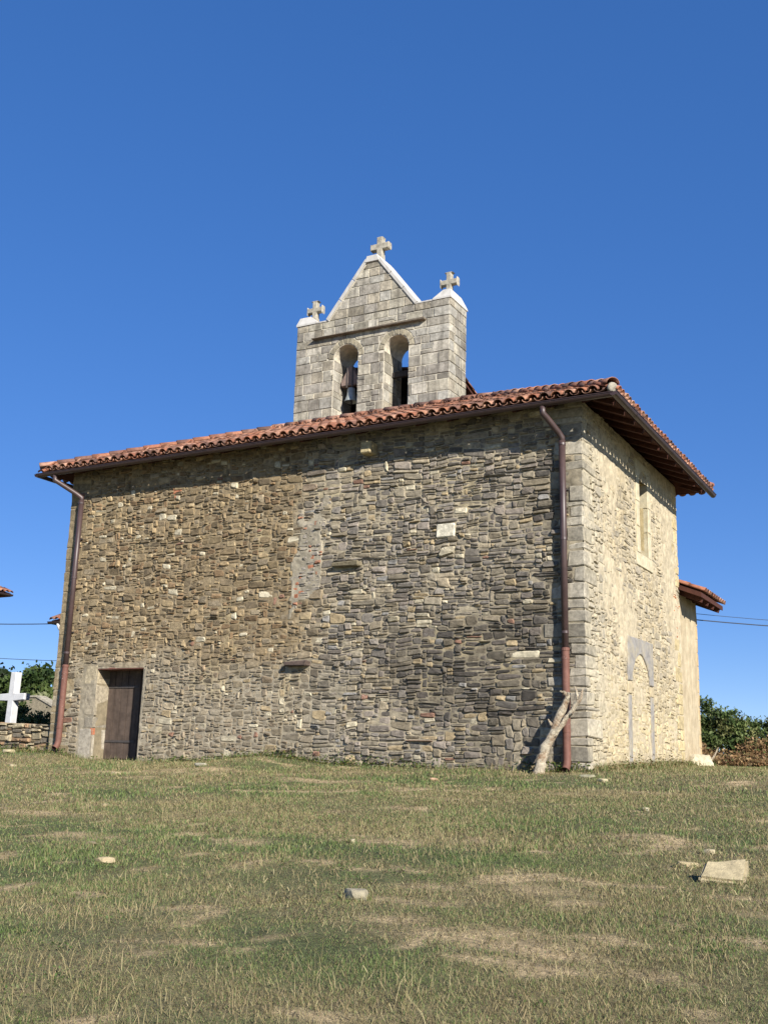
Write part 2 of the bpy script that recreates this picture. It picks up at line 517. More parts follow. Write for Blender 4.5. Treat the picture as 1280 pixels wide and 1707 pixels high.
# ---- front wall colours, by zone
def zones(u, v):
    """a: mortared left-hand rubble, lo: limy foot of the left part, dk: dark weathered right part"""
    e = 0.25 * fbm(u * 0.8, v * 0.8, 5, 3)
    a = sstep(-4.9, -5.6, u + e * 1.2 + 0.35 * sstep(3.4, 5, v))
    lo = sstep(2.3, 1.5, v + e * 2.2 + 0.05 * (u + 8)) * sstep(-4.0, -5.2, u + e)
    dk = sstep(0.12, 0.5, fbm(u * 0.55 + 3, v * 0.6, 15, 3) + 0.75 * np.exp(-((v - 2.2) / 1.8) ** 2) * sstep(-5.2, -1.5, u)) * (1 - a)
    return a, lo, dk
FP = [lin(128, 119, 104), lin(140, 130, 111), lin(114, 107, 97), lin(146, 134, 112), lin(122, 115, 105), lin(134, 124, 112)]
AP = [lin(138, 120, 91), lin(126, 110, 84), lin(148, 130, 99), lin(118, 104, 82), lin(134, 121, 99), lin(128, 106, 79)]
KF = 1.08
def front_col(u, v, w, h, r):
    a, lo, dk = [float(x) for x in zones(np.array(u), np.array(v))]
    c = FP[r.integers(len(FP))] * (1 - a) + AP[r.integers(len(AP))] * a
    c = c * r.uniform(0.62, 1.36)
    c = c * (1 - 0.52 * dk) + dk * 0.06 * lin(120, 112, 104)
    if lo > 0: c = c * (1 - lo * 0.6) + lo * 0.6 * lin(146, 137, 119) * r.uniform(0.5, 1.25)
    q = r.random()
    if q < 0.045 * (1 - 0.4 * dk): c = lin(196, 185, 158) * r.uniform(0.68, 1.05)
    elif q < 0.085: c = lin(164, 146, 114) * r.uniform(0.8, 1.05)
    elif q < 0.091: c = lin(138, 106, 88) * r.uniform(0.8, 1.0)
    elif q < 0.115 and a < .5: c = lin(142, 138, 131) * r.uniform(0.8, 1.1)
    # patched strip with broken bricks beside the old seam
    if bool(seam(u + w / 2, v + h / 2)):
        c = lin(146, 138, 126) * r.uniform(.8, 1.15)
        if r.random() < 0.12: c = lin(160, 116, 92) * r.uniform(.75, 1.0)
    return c * KF
def front_size(u, v):
    a, lo, dk = [float(x) for x in zones(np.array(u), np.array(v))]
    if bool(seam(u, v)):
        return rng.uniform(0.07, 0.2), rng.uniform(0.04, 0.10)
    s = 0.80 if a > 0.5 else 1.0
    if a > .5:
        w = float(np.clip(rng.lognormal(math.log(.145), .45), .06, .36)); return w, float(np.clip(w * rng.uniform(.28, .75), .035, .15))
    w = float(np.clip(rng.lognormal(math.log(0.20 * s), 0.5), 0.06, 0.5))
    h = float(np.clip(rng.lognormal(math.log(0.075 * s), 0.42), 0.03, 0.18))
    if v < 0.75 and u > -1.6: w, h = rng.uniform(.16, .3), rng.uniform(.13, .2)
    h = min(h, w * 0.72)
    return w, h
# dressed corner stones: (z, height, front length, side length)
quoins = []
z = -0.2; k = 0
while z < WT - 0.12:
    h = rng.uniform(0.08, 0.29)
    h = min(h, WT - z)
    lf, ls = (rng.uniform(.3, .7), rng.uniform(.12, .4)) if rng.random() < .5 else (rng.uniform(.14, .36), rng.uniform(.25, .7))
    quoins.append((z, h, lf, ls)); z += h; k += 1
quoinsL = []
z = -0.2; k = 0
while z < WT - 0.12:
    h = min(rng.uniform(0.17, 0.30), WT - z)
    quoinsL.append((z, h, rng.uniform(.42, .6) if k % 2 else rng.uniform(.24, .32))); z += h; k += 1
exF = [DOOR, (-10.74, -10.36, -.3, 1.90), (-10.36, -9.1, 1.82, 1.93), (-9.15, -9.05, -.3, 1.82), (-5.74, -5.18, 1.70, 1.88), (-4.80, -4.15, 3.52, 3.66), (-4.16, -3.92, 5.62, 5.86), (-2.68, -2.3, 3.96, 4.22)]
exF += [(-5.25, -5.14, 4.40, 4.50), (-5.35, -5.2, 3.55, 3.66), (-5.67, -5.52, 3.0, 3.36)]
exF += [(-lf, 0.01, z, z + h) for z, h, lf, ls in quoins] + [(-L_ - .01, -L_ + lf, z, z + h) for z, h, lf in quoinsL]
rects = pack(-L_, 0.0, -0.2, WT, front_size, rng, exF)

def mortar_depth_front(U, V):
    a, lo, dk = zones(U, V)
    base = 0.008 + 0.009 * a + 0.007 * lo
    patch = sstep(0.05, 0.4, fbm(U * 1.1, V * 1.3, 91, 3)) * 0.008 * (1 - 0.5 * a)
    return base + patch + seam(U, V) * 0.014 + 0.012 * fbm(U * 9, V * 9, 21, 3)
def mortar_col_front(U, V):
    a, lo, dk = zones(U, V)
    t = fbm(U * 1.4, V * 1.4, 23, 4)[..., None]; t2 = 1.6 * fbm(U * 9, V * 9, 29, 3)[..., None]
    a = a[..., None]; lo = lo[..., None]; dk = dk[..., None]
    c = lin(160, 149, 126) * (1 - a) + lin(140, 124, 97) * a
    c = c * (1 - lo * .8) + lin(158, 149, 130) * lo * .8
    c = c * (1 - 0.32 * dk)
    y = sstep(0.25, 0.6, t); c = c * (1 - y * .45) + lin(176, 160, 122) * y * .45
    gpatch = seam(U, V)[..., None] * 1.0
    c = c * (1 - gpatch) + lin(154, 145, 126) * gpatch
    return np.clip(c * (1 + 0.22 * t2) * KF, 0.02, 0.85)
wf = MB()
hole = lambda u, v: DOOR[0] < u < DOOR[1] and v < DOOR[3]
grid_sheet(wf, mF, -L_, -0.0, -0.3, WT, 0.032, mortar_depth_front, mortar_col_front, hole)
mc = lin(140, 128, 104)
wf.box((-L_ + .02, 0.05, -.4), (DOOR[0], .62, WT), mc); wf.box((DOOR[1], 0.05, -.4), (-.05, .62, WT), mc); wf.box((DOOR[0] - .001, 0.05, DOOR[3]), (DOOR[1] + .001, .62, WT - .002), mc)
front_wall = wf.build('front_wall', M['mortar'], church)

def px_area(p, w, h, nrm):
    d = np.array(p) - CAM
    return w * h * abs(np.dot(d, nrm)) / np.linalg.norm(d) ** 3
rects.sort(key=lambda s: -s[2] * s[3])
order = sorted(range(len(rects)), key=lambda i: -px_area((rects[i][0], 0, rects[i][1]), rects[i][2], rects[i][3], (0, -1, 0)))
rest = MB()
for rank, i in enumerate(order):
    u, v, w, h = rects[i]
    a, lo, dk = [float(x) for x in zones(np.array(u + w / 2), np.array(v + h / 2))]
    proud = rng.uniform(0.012, 0.042) * (1 - 0.25 * a) * (1 - 0.35 * lo) + 0.003
    if rng.random() < 0.06: proud += rng.uniform(0.01, 0.03)
    if a > 0.5 and rng.random() < 0.16: proud *= 0.5
    s = stone(mF, u, v, w, h, -0.05, proud + 0.012 * a + .012 * lo, rng, front_col(u, v, w, h, rng), gap=0.007 + 0.003 * a)
    if rank < 225: s.build('stone', M['stone'], front_wall)
    else: rest.merge(s)
tag(rest.build('rubble_stonework', M['stone'], church, recenter=False), 'small rubble stones filling the front wall', kind='stuff')

# special stones of the front wall
def rough_block(name, a, b, col, parent, mat='stone', jit=0.012, bev=0.02, side=None):
    """bevelled block with uneven corners"""
    mb = MB()
    x0, y0, z0 = a; x1, y1, z1 = b
    mb.box(a, b, col)
    import bmesh
    bm = bmesh.new()
    vs = [bm.verts.new(Vector(p) + Vector(rng.uniform(-jit, jit, 3))) for p in mb.v]
    for f in mb.f: bm.faces.new([vs[i] for i in f])
    bm.normal_update()
    bmesh.ops.bevel(bm, geom=list(bm.edges), offset=bev, segments=1, affect='EDGES')
    bm.verts.index_update()
    out = MB()
    out.add([v.co[:] for v in bm.verts], [[v.index for v in f.verts] for f in bm.faces], np.clip(col, .01, .9))
    if side is not None:   # separate, mostly paler tone on the return of a corner stone
        out.c = [tuple(np.clip(side, .01, .9)) if v.co.x > b[0] - .03 and v.co.y > a[1] + bev * .5 + .012 else c_ for v, c_ in zip(bm.verts, out.c)]
    bm.free()
    return out.build(name, M[mat], parent)
rough_block('stone', (-5.70, -.19, 1.75), (-5.20, .1, 1.86), lin(96, 82, 74), front_wall, jit=.02)['label'] = 'flat brown slab jutting out of the front wall'
rough_block('stone', (-4.76, -.15, 3.56), (-4.18, .1, 3.65), lin(124, 114, 92), front_wall, jit=.02)['label'] = 'thin ledge stone jutting out of the front wall'
rough_block('corbel', (-4.15, -.27, 5.64), (-3.93, .1, 5.86), lin(180, 164, 126), front_wall, jit=.012)
rough_block('stone', (-2.67, -.045, 3.97), (-2.31, .1, 4.21), lin(214, 206, 184), front_wall, jit=.012)['label'] = 'large pale squared stone in the front wall'
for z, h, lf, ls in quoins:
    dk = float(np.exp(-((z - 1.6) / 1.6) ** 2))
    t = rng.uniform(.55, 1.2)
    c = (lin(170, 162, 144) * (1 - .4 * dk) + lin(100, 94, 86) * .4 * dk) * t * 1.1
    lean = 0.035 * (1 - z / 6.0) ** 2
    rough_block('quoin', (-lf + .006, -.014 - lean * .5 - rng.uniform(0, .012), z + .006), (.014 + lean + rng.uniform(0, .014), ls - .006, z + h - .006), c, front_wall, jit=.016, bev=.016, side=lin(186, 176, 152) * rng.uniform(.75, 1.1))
for z, h, lf in quoinsL:
    c = lin(132, 118, 92) * rng.uniform(.75, 1.15) * 1.15
    rough_block('quoin', (-L_ - .02, -.026, z + .006), (-L_ + lf - .006, .4, z + h - .006), c, front_wall, jit=.012, bev=.018)
# door surround
for (z0, z1, x0, cc_) in ((-.3, .62, -10.72, (166, 157, 140)), (.62, .86, -10.60, (140, 132, 116)), (.86, 1.50, -10.64, (158, 147, 126)), (1.50, 1.90, -10.70, (170, 157, 130))):
    rough_block('jamb_stone', (x0, -.03, z0 + .005), (DOOR[0], .5, z1 - .005), lin(*cc_) * 1.1, front_wall, jit=.008)
for (z0, z1) in ((-.3, .7), (.7, 1.3), (1.3, 1.81)):
    rough_block('jamb_stone', (DOOR[1], -.028, z0 + .005), (DOOR[1] + .085, .5, z1 - .005), lin(138, 130, 114) * rng.uniform(.95, 1.15), front_wall, jit=.008)
rough_block('lintel', (DOOR[0] + .005, -.026, DOOR[3] + .02), (DOOR[1] + .04, .5, 1.925), lin(146, 134, 112) * 1.05, front_wall, jit=.012)
lt = MB(); lt.box((DOOR[0] + .004, -.02, DOOR[3] - .018), (DOOR[1] - .004, .45, DOOR[3] + .016)); lt.build('lintel_plate', M['rust'], front_wall)
door = MB(); door.box((DOOR[0] - .02, .375, -.1), (DOOR[1] + .02, .40, DOOR[3])); door = door.build('door', M['door'], church)
xs = np.linspace(DOOR[0], DOOR[1], 8)
for i in range(7):
    m_ = MB(); m_.box((xs[i] + .006, .340 + rng.uniform(0, .012), .02 + rng.uniform(0, .03)), (xs[i + 1] - .006, .374, DOOR[3] - .02)); m_.build('plank', M['door'], door)
for zs_ in (.35, 1.45):
    m_ = MB(); m_.box((DOOR[0] + .02, .332, zs_), (DOOR[0] + .8, .339, zs_ + .045)); m_.build('iron_strap', M['iron'], door)
m_ = MB(); m_.box((DOOR[0] + .93, .330, .86), (DOOR[0] + 1.0, .339, 1.02)); m_.tube([(DOOR[0] + .965, .335, .97), (DOOR[0] + .965, .30, .97), (DOOR[0] + .965, .30, .90), (DOOR[0] + .965, .335, .90)], .008, 6); m_.build('lock_plate', M['iron'], door)
rough_block('brick', (-10.42, -.034, .48), (-10.365, .12, .62), lin(176, 112, 82), front_wall, jit=.006, bev=.008)
for (bx_, bz_, bw, bh) in ((-5.24, 4.40, .09, .10), (-5.22, 4.24, .10, .07), (-5.40, 4.14, .09, .06), (-5.33, 3.76, .12, .08), (-5.34, 3.56, .15, .09), (-5.56, 3.40, .08, .11), (-5.65, 3.28, .12, .07), (-5.655, 3.165, .10, .075), (-5.53, 3.12, .13, .06), (-5.66, 3.02, .13, .10), (-5.50, 3.00, .06, .07), (-8.72, 5.36, .22, .12), (-8.68, 5.27, .14, .05)):
    rough_block('brick', (bx_, -.03, bz_), (bx_ + bw, .05, bz_ + bh), lin(168, 112, 84), front_wall, jit=.008, bev=.01)

# ---- right-hand wall
def sidecol(u, v, w, h, r):
    foot = float(sstep(2.3, .6, v)); near = float(sstep(1.4, .5, u))
    c = [lin(182, 169, 142), lin(192, 180, 153), lin(170, 158, 134), lin(186, 171, 140), lin(164, 154, 134)][r.integers(5)] * r.uniform(.82, 1.1) * .95
    c = c * (1 - foot * .5) + lin(208, 190, 146) * foot * .5 * r.uniform(.85, 1.1)
    c = c * (1 - near * .5) + lin(176, 168, 148) * near * .5
    if u > 5.75 and 2.75 < v < 3.7 and r.random() < .65: c = lin(190, 116, 76) * r.uniform(.8, 1.05)
    return c
def side_size(u, v):
    if u > 5.75 and 2.75 < v < 3.7: return rng.uniform(.14, .26), rng.uniform(.045, .07)
    w = float(np.clip(rng.lognormal(math.log(.20), .4), .08, .42)); h = float(np.clip(rng.lognormal(math.log(.10), .4), .04, .2))
    return w, min(h, w)
exS = [WIN, (WIN[0] - .30, WIN[1] + .30, WIN[2] - .26, WIN[3] + .10), (2.30, 2.53, .1, 2.44), (3.76, 4.0, .1, 2.46), (2.5, 2.72, 1.65, 2.46), (3.56, 3.8, 1.65, 2.46), (2.72, 3.56, 2.0, 2.46)]
exS += [(-.01, ls, z, z + h) for z, h, lf, ls in quoins]
quoinsF = []
z = -0.2; k = 0
while z < WT - .12:
    h = min(rng.uniform(.2, .34), WT - z); quoinsF.append((z, h, rng.uniform(.4, .55) if k % 2 else rng.uniform(.22, .3))); z += h; k += 1
exS += [(W_ - l, W_ + .01, z, z + h) for z, h, l in quoinsF if not 2.7 < z < 3.7]
srects = pack(0.0, W_, -.2, WT, side_size, rng, exS)
def mdepth_side(U, V):
    up_ = sstep(.3, 2.5, V)
    return 0.010 + 0.014 * sstep(-.25, .35, fbm(U * .9, V * .9, 61, 3)) * up_ + .012 * sstep(.15, .5, fbm(U * 1.6, V * .7, 161, 3)) + .012 * fbm(U * 8, V * 8, 63, 3)
def mcol_side(U, V):
    t = fbm(U * 1.1, V * .8, 65, 4)[..., None]; t2 = fbm(U * 6, V * 6, 67, 3)[..., None]
    c = lin(196, 182, 153) * .95 * (1 + .10 * t)
    g = sstep(.1, .5, fbm(U * 2.2, V * .5, 69, 3))[..., None]
    c = c * (1 - .4 * g) + lin(164, 148, 116) * .4 * g
    near = sstep(1.3, .4, U)[..., None]
    c = c * (1 - .45 * near) + lin(186, 178, 158) * .45 * near
    return np.clip(c * (1 + .16 * t2), .02, .85)
wsd = MB()
holeS = lambda u, v: WIN[0] < u < WIN[1] and WIN[2] < v < WIN[3]
grid_sheet(wsd, mS, 0.0, W_, -.3, WT, .034, mdepth_side, mcol_side, holeS)
mc = lin(190, 172, 130)
wsd.box((-.62, .05, -.4), (-.06, WIN[0], WT), mc); wsd.box((-.62, WIN[1], -.4), (-.06, W_ - .02, WT), mc)
wsd.box((-.621, WIN[0] - .001, -.4), (-.061, WIN[1] + .001, WIN[2]), mc); wsd.box((-.621, WIN[0] - .001, WIN[3]), (-.061, WIN[1] + .001, WT - .003), mc)
side_wall = wsd.build('side_wall', M['mortar'], church)
order = sorted(range(len(srects)), key=lambda i: -px_area((0, srects[i][0], srects[i][1]), srects[i][2], srects[i][3], (1, 0, 0)))
rest = MB()
for rank, i in enumerate(order):
    u, v, w, h = srects[i]
    cover = float(fbm(np.array(u * .9), np.array(v * .9), 61, 3))
    s = stone(mS, u, v, w, h, -.05, rng.uniform(.008, .026) + .006 * (cover < 0) + .012 * float(sstep(1.2, .3, u)), rng, sidecol(u, v, w, h, rng), gap=.011)
    if rank < 70: s.build('stone', M['stone'], side_wall)
    else: rest.merge(s)
tag(rest.build('side_rubble_stonework', M['stone'], church, recenter=False), 'pale mortared rubble stones filling the side wall', kind='stuff')
for z, h, l in quoinsF:
    if 2.7 < z < 3.7: continue
    rough_block('quoin', (-.4, W_ - l + .006, z + .006), (.03, W_ + .02, z + h - .006), lin(196, 178, 136) * rng.uniform(.82, 1.08), side_wall, jit=.01, bev=.015)
# slit window
win = empty('window', (0, 3.67, WIN[2])); setparent(win, church, (0, 3.67, WIN[2]))
pale = lin(198, 188, 160)
y0, y1, z0, z1 = WIN
def wblock(name, a, b, c=None):
    rough_block(name, a, b, (pale if c is None else c) * rng.uniform(.94, 1.04), win, 'slate', jit=.004, bev=.008)
zz = [z0, z0 + .52, z0 + 1.02, z1]
for i in range(3):
    wblock('jamb_stone', (-.42, y0 - .2, zz[i] + .003), (.032, y0, zz[i + 1] - .003)); wblock('jamb_stone', (-.42, y1, zz[i] + .003), (.032, y1 + .2, zz[i + 1] - .003))
wblock('sill', (-.42, y0 - .28, z0 - .25), (.036, y1 + .28, z0 - .003))
# arched head
hd = MB(); yc = (y0 + y1) / 2; rr = (y1 - y0) / 2
poly = [(y0 - .27, z1), (y0, z1)] + [(yc - rr * math.cos(t), z1 - .02 + .22 * math.sin(t)) for t in np.linspace(0, math.pi, 9)] + [(y1, z1), (y1 + .27, z1), (y1 + .27, z1 + .40), (y0 - .27, z1 + .40)]
top = [(u, z1 + .4) for u, v in poly[2:-4]]
for (u0_, v0_), (u1_, v1_) in zip(poly[2:-5], poly[3:-4]):
    hd.prism([(u0_, v0_), (u1_, v1_), (u1_, z1 + .36), (u0_, z1 + .36)], mS, -.42, .03, 0, pale)
hd.prism([(y0 - .27, z1), (y0 - .001, z1), (y0 - .001, z1 + .36), (y0 - .27, z1 + .36)], mS, -.42, .03, 0, pale)
hd.prism([(y1 + .001, z1), (y1 + .27, z1), (y1 + .27, z1 + .36), (y1 + .001, z1 + .36)], mS, -.42, .03, 0, pale)
hd.build('head_stone', M['slate'], win)
m_ = MB(); m_.box((-.44, y0 - .02, z0 - .02), (-.425, y1 + .02, z1 + .3)); m_.build('pane', M['glass'], win)
m_ = MB()
m_.box((-.424, y0, z0), (-.40, y0 + .04, z1 + .1)); m_.box((-.424, y1 - .04, z0), (-.40, y1, z1 + .1)); m_.box((-.424, y0 + .04, z0), (-.40, y1 - .04, z0 + .04))
m_.build('frame', M['wood'], win)
# walled-up pointed doorway
bd = empty('blocked_doorway', (0, 3.15, .3)); setparent(bd, church, (0, 3.15, .3))
grey = lin(150, 146, 140)
for (ya, yb, za, zb, c) in ((2.31, 2.52, .02, 1.38, grey), (2.29, 2.53, 1.39, 1.61, lin(186, 171, 140)), (3.77, 3.98, .02, 1.42, grey), (3.76, 4.0, 1.43, 1.61, lin(180, 165, 134))):
    rough_block('jamb_stone', (-.1, ya, za), (.034, yb, zb), c, bd, 'slate', jit=.012, bev=.012)
def archz(y):  # pointed arch intrados
    yc = 3.145; hw = .62
    t = abs(y - yc) / hw
    return 1.55 + .62 * math.sqrt(max(0, 1 - t ** 1.55))
for (ya, yb) in ((2.31, 3.135), (3.15, 3.99)):
    mb = MB()
    curve = [(y, archz(y)) for y in np.linspace(max(ya, 2.53), min(yb, 3.76), 13)]
    curve = [p for p in curve if p[1] > 1.66]
    pl = [(2.31, 1.63), (curve[0][0] - .02, 1.63)] + curve + [(yb, 2.45), (2.31, 2.43)] if ya < 2.6 else curve + [(curve[-1][0] + .02, 1.635), (3.99, 1.635), (3.99, 2.46), (ya, 2.45)]
    mb.prism(pl, mS, -.1, .045, .012, grey * rng.uniform(.92, 1.04)); mb.build('arch_stone', M['slate'], bd)
infill = pack(2.56, 3.74, 1.66, 2.2, lambda u, v: (rng.uniform(.12, .25), rng.uniform(.07, .13)), rng)
mb = MB()
for u, v, w, h in infill:
    if v + h < archz(u + w / 2) - .02 and archz(u) > v + .02 and archz(u + w) > v + .02:
        mb.merge(stone(mS, u, v, w, h, -.05, .03, rng, lin(194, 179, 146) * rng.uniform(.85, 1.05)))
mb.build('infill', M['stone'], bd)
# back and left walls (out of view) close the building
bw = MB(); bw.box((-L_ + .03, W_ - .6, -.4), (-.07, W_ - .03, WT - .004), lin(150, 132, 100)); bw.box((-L_ + .01, .06, -.4), (-L_ + .6, W_ - .04, WT - .006), lin(150, 132, 100))
bw.build('rear_wall', M['mortar'], church)

# ------------------------------------------------------------------ roof
OF, OS, OLL, OB = .48, .70, .56, .42
T = .41; Z0 = 6.05
RUN = (W_ + OF + OB) / 2; YR = RUN - OF; ZR = Z0 + RUN * T
xL, xR, yF, yB = -L_ - OLL, OS, -OF, W_ + OB
deck = MB()
def hip_shell(i, dz0, dz1):
    """four hip planes inset by i from the eaves, from dz0 to dz1 above the tile bed"""
    c = [(xL + i, yF + i), (xR - i, yF + i), (xR - i, yB - i), (xL + i, yB - i)]
    rL, rR = (xL + RUN, YR), (xR - RUN, YR)
    for dz, flip in ((dz0, True), (dz1, False)):
        vs = [(x, y, Z0 + i * T + dz) for x, y in c] + [(*rL, ZR + dz), (*rR, ZR + dz)]
        fs = [(0, 1, 5, 4), (1, 2, 5), (2, 3, 4, 5), (3, 0, 4)]
        deck.add(vs, [tuple(reversed(f)) if flip else f for f in fs], lin(92, 60, 46))
    o = deck.n - 12
    for a, b in ((0, 1), (1, 2), (2, 3), (3, 0)):
        deck.f.append((o + a, o + b, o + 6 + b, o + 6 + a))
hip_shell(.10, -.035, -.008)
roof = deck.build('roof', M['wood'], church)
for x in np.arange(xL + .5, xR - .4, .62):
    if DOOR[0] - 99 < x:
        m_ = MB(); m_.obar((x, yF + .11, Z0 + .11 * T - .08), (x, .25, Z0 + (OF + .25) * T - .08), .08, .085); m_.build('rafter', M['wood'], roof)
for y in np.arange(yF + .45, yB - .3, .58):
    m_ = MB(); m_.obar((xR - .11, y, Z0 + .11 * T - .08), (-.25, y, Z0 + (OS + .25) * T - .08), .08, .085); m_.build('rafter', M['wood'], roof)
# tiles
def tile_mesh(name, cover, r0, r1, length, col, seg=7):
    mb = MB(); vs = []; th = .013
    for (v_, r_) in ((0, r0), (length, r1)):
        for rad in (r_, r_ - th):
            for k in range(seg + 1):
                a = math.pi * k / seg
                vs.append((rad * math.cos(a), v_, rad * math.sin(a) * .92 if cover else -rad * math.sin(a) * .75))
    n = seg + 1; fs = []
    for k in range(seg):
        fs += [(k, k + 1, 2 * n + k + 1, 2 * n + k), (n + k, 3 * n + k, 3 * n + k + 1, n + k + 1), (k, n + k, n + k + 1, k + 1), (2 * n + k, 2 * n + k + 1, 3 * n + k + 1, 3 * n + k)]
    fs += [(0, 2 * n, 3 * n, n), (seg, n + seg, 3 * n + seg, 2 * n + seg)]
    mb.add(vs, fs, col)
    return mb, mb.mesh(name, M['tile'], True)
TCOL = [lin(166, 114, 88), lin(154, 100, 76), lin(174, 128, 102), lin(138, 96, 78), lin(124, 90, 76), lin(180, 138, 114), lin(98, 74, 64), lin(156, 104, 78), lin(168, 126, 104), lin(134, 100, 84)]
covers = [tile_mesh('cover_tile', True, .092, .076, .47, c) for c in TCOL]
pans = [tile_mesh('pan_tile', False, .080, .096, .47, c) for c in TCOL]
caps = [tile_mesh('ridge_cap_tile', True, .125, .105, .46, c * np.array((1.1, 1.14, 1.18))) for c in TCOL]
def frame_mat(o, eu, ev, en):
    return Matrix(((eu[0], ev[0], en[0], o[0]), (eu[1], ev[1], en[1], o[1]), (eu[2], ev[2], en[2], o[2]), (0, 0, 0, 1)))
tile_list = []   # (area, kind, index, matrix)
def lay_slope(orig, eu, inward, length, run, tt, clip, rows=None, name='roof_tile', sink=None, pitch=.212, t0=0):
    eu = Vector(eu); iv = Vector(inward)
    ev = (iv + Vector((0, 0, tt))).normalized(); en = eu.cross(ev).normalized()
    if en.z < 0: en = -en
    sl = run * math.sqrt(1 + tt * tt); step = .365
    ncol = int(length / pitch)
    for c in range(ncol + 1):
        uu = (c + .5) * length / (ncol + 1)
        for r_ in range(int(sl / step) + 1):
            if rows and r_ >= rows: break
            s = r_ * step - .05 + rng.uniform(-.02, .02)
            for kind in ('pan', 'cover'):
                u2 = uu + (length / (ncol + 1) / 2 if kind == 'pan' else 0)
                ev2 = (ev + en * (-.028) + eu * rng.uniform(-.02, .02)).normalized()
                en2 = eu.cross(ev2); en2 = en2 if en2.z > 0 else -en2
                eu2 = ev2.cross(en2).normalized()
                off = (.078 if kind == 'pan' else .060) + .012 + rng.uniform(-.006, .006)
                p = Vector(orig) + eu * u2 + ev * s + en * off
                mid = Vector(orig) + eu * u2 + ev * (s + .22)
                if not clip(mid): continue
                tile_list.append((p, kind, frame_mat(p, eu2, ev2, en2), sink))
TF = MB()
def inF(p): return p.y - yF <= p.x - xL + .05 and p.y - yF <= xR - p.x + .05 and p.y <= YR + .02
def inS(p): return xR - p.x <= p.y - yF + .05 and xR - p.x <= yB - p.y + .05
def inB(p): return yB - p.y <= p.x - xL and yB - p.y <= xR - p.x and p.y >= YR
def inL(p): return p.x - xL <= p.y - yF + .05 and p.x - xL <= yB - p.y + .05
lay_slope((xL, yF, Z0), (1, 0, 0), (0, 1, 0), xR - xL, RUN, T, inF, sink='front')
lay_slope((xR, yF, Z0), (0, 1, 0), (-1, 0, 0), yB - yF, RUN, T, inS, sink='side')
lay_slope((xL, yF, Z0), (0, 1, 0), (1, 0, 0), yB - yF, RUN, T, inL, sink='left')
lay_slope((xL, yB, Z0), (1, 0, 0), (0, -1, 0), xR - xL, RUN, T, inB, sink='back')
def place_shared(me_, name, mat4, parent):
    ob = bpy.data.objects.new(name, me_)
    COL.objects.link(ob)
    ob.parent = parent
    ob.matrix_local = Matrix.Translation(-wloc(parent)) @ mat4
    return ob
def key(t):
    p, kind, m4, sink = t
    d = (Vector(p) - Vector(CAM)).length
    s = {'front': 0, 'side': 6, 'left': 40, 'back': 60}[sink]
    return d + s + (8 if kind == 'pan' else 0) + max(0, p.y + .5) * 1.2
tile_list.sort(key=key)
for i, (p, kind, m4, sink) in enumerate(tile_list):
    k = int(rng.integers(len(TCOL)))
    mbk, mek = (covers if kind == 'cover' else pans)[k]
    if i < 270: place_shared(mek, 'roof_tile', m4, roof)
    else:
        vs = [m4 @ Vector(v) for v in mbk.v]; TF.add(vs, mbk.f, TCOL[k])
tag(TF.build('tile_field', M['tile'], church, smooth=True, recenter=False), 'rows of clay tiles further up the church roof', kind='stuff')
def cap_line(a, b, parent, name='ridge_tile', lift=.05):
    a = Vector(a); b = Vector(b); d = (b - a); n = max(1, int(d.length / .36)); d.normalize()
    s = d.cross(Vector((0, 0, 1))).normalized(); t = s.cross(d)
    for i in range(n):
        p = a + (b - a) * (i / n) + t * (lift + rng.uniform(-.006, .006))
        ev2 = (d - t * .03 + s * rng.uniform(-.03, .03)).normalized(); en2 = s.cross(ev2).normalized(); eu2 = ev2.cross(en2)
        place_shared(caps[int(rng.integers(len(TCOL)))][1], name, frame_mat(p, eu2, ev2, en2), parent)
for (cx_, cy_, rx_) in ((xL, yF, xL + RUN), (xR, yF, xR - RUN), (xR, yB, xR - RUN), (xL, yB, xL + RUN)):
    cap_line((cx_, cy_, Z0 + .08), (rx_, YR, ZR + .08), roof, 'hip_tile')
cap_line((xL + RUN, YR, ZR + .09), (xR - RUN, YR, ZR + .09), roof)
# mortar plug in the open end of the corner hip tile
dv = Vector((-1, 1, T)).normalized()
m_ = MB(); m_.tube([Vector((xR, yF, Z0 + .075)) + dv * .03, Vector((xR, yF, Z0 + .075)) - dv * .012, Vector((xR, yF, Z0 + .075)) - dv * .025], [.09, .085, .05], 12)
m_.build('mortar_plug', M['cross'], roof, smooth=True)
# gutters
def gutter(a, b, nrm, parent):
    a = Vector(a); b = Vector(b); nrm = Vector(nrm); mb = MB(); n = 8; vs = []
    for p in (a, b):
        for rad in (.066, .060):
            for k in range(n + 1):
                w = math.pi * k / n
                vs.append(p + nrm * (math.cos(w) * rad) - Vector((0, 0, math.sin(w) * rad)))
    q_ = n + 1; fs = []
    for k in range(n):
        fs += [(k, k + 1, 2 * q_ + k + 1, 2 * q_ + k), (q_ + k, 3 * q_ + k, 3 * q_ + k + 1, q_ + k + 1)]
    fs += [(0, 2 * q_, 3 * q_, q_), (n, q_ + n, 3 * q_ + n, 2 * q_ + n)]
    fs += [tuple(range(q_ - 1, -1, -1)), tuple(range(2 * q_, 3 * q_))]
    mb.add(vs, fs)
    mb.tube([a + nrm * .068, b + nrm * .068], .009, 6)
    g = mb.build('gutter', M['gutter'], parent, smooth=False)
    d = (b - a); nb = max(2, int(d.length / 2.1))
    for i in range(nb):
        p = a + d * ((i + .5) / nb); m2 = MB()
        dn = d.normalized() * .014; vs = []
        for e in (-1, 1):
            for k in range(n + 1):
                w = math.pi * k / n; vs.append(p + dn * e + nrm * (math.cos(w) * .0705) - Vector((0, 0, math.sin(w) * .0705)))
        m2.add(vs, [(k, k + 1, n + 2 + k, n + 1 + k) for k in range(n)]); m2.build('gutter_strap', M['gutter'], g)
    return g
ZG = Z0 - .03
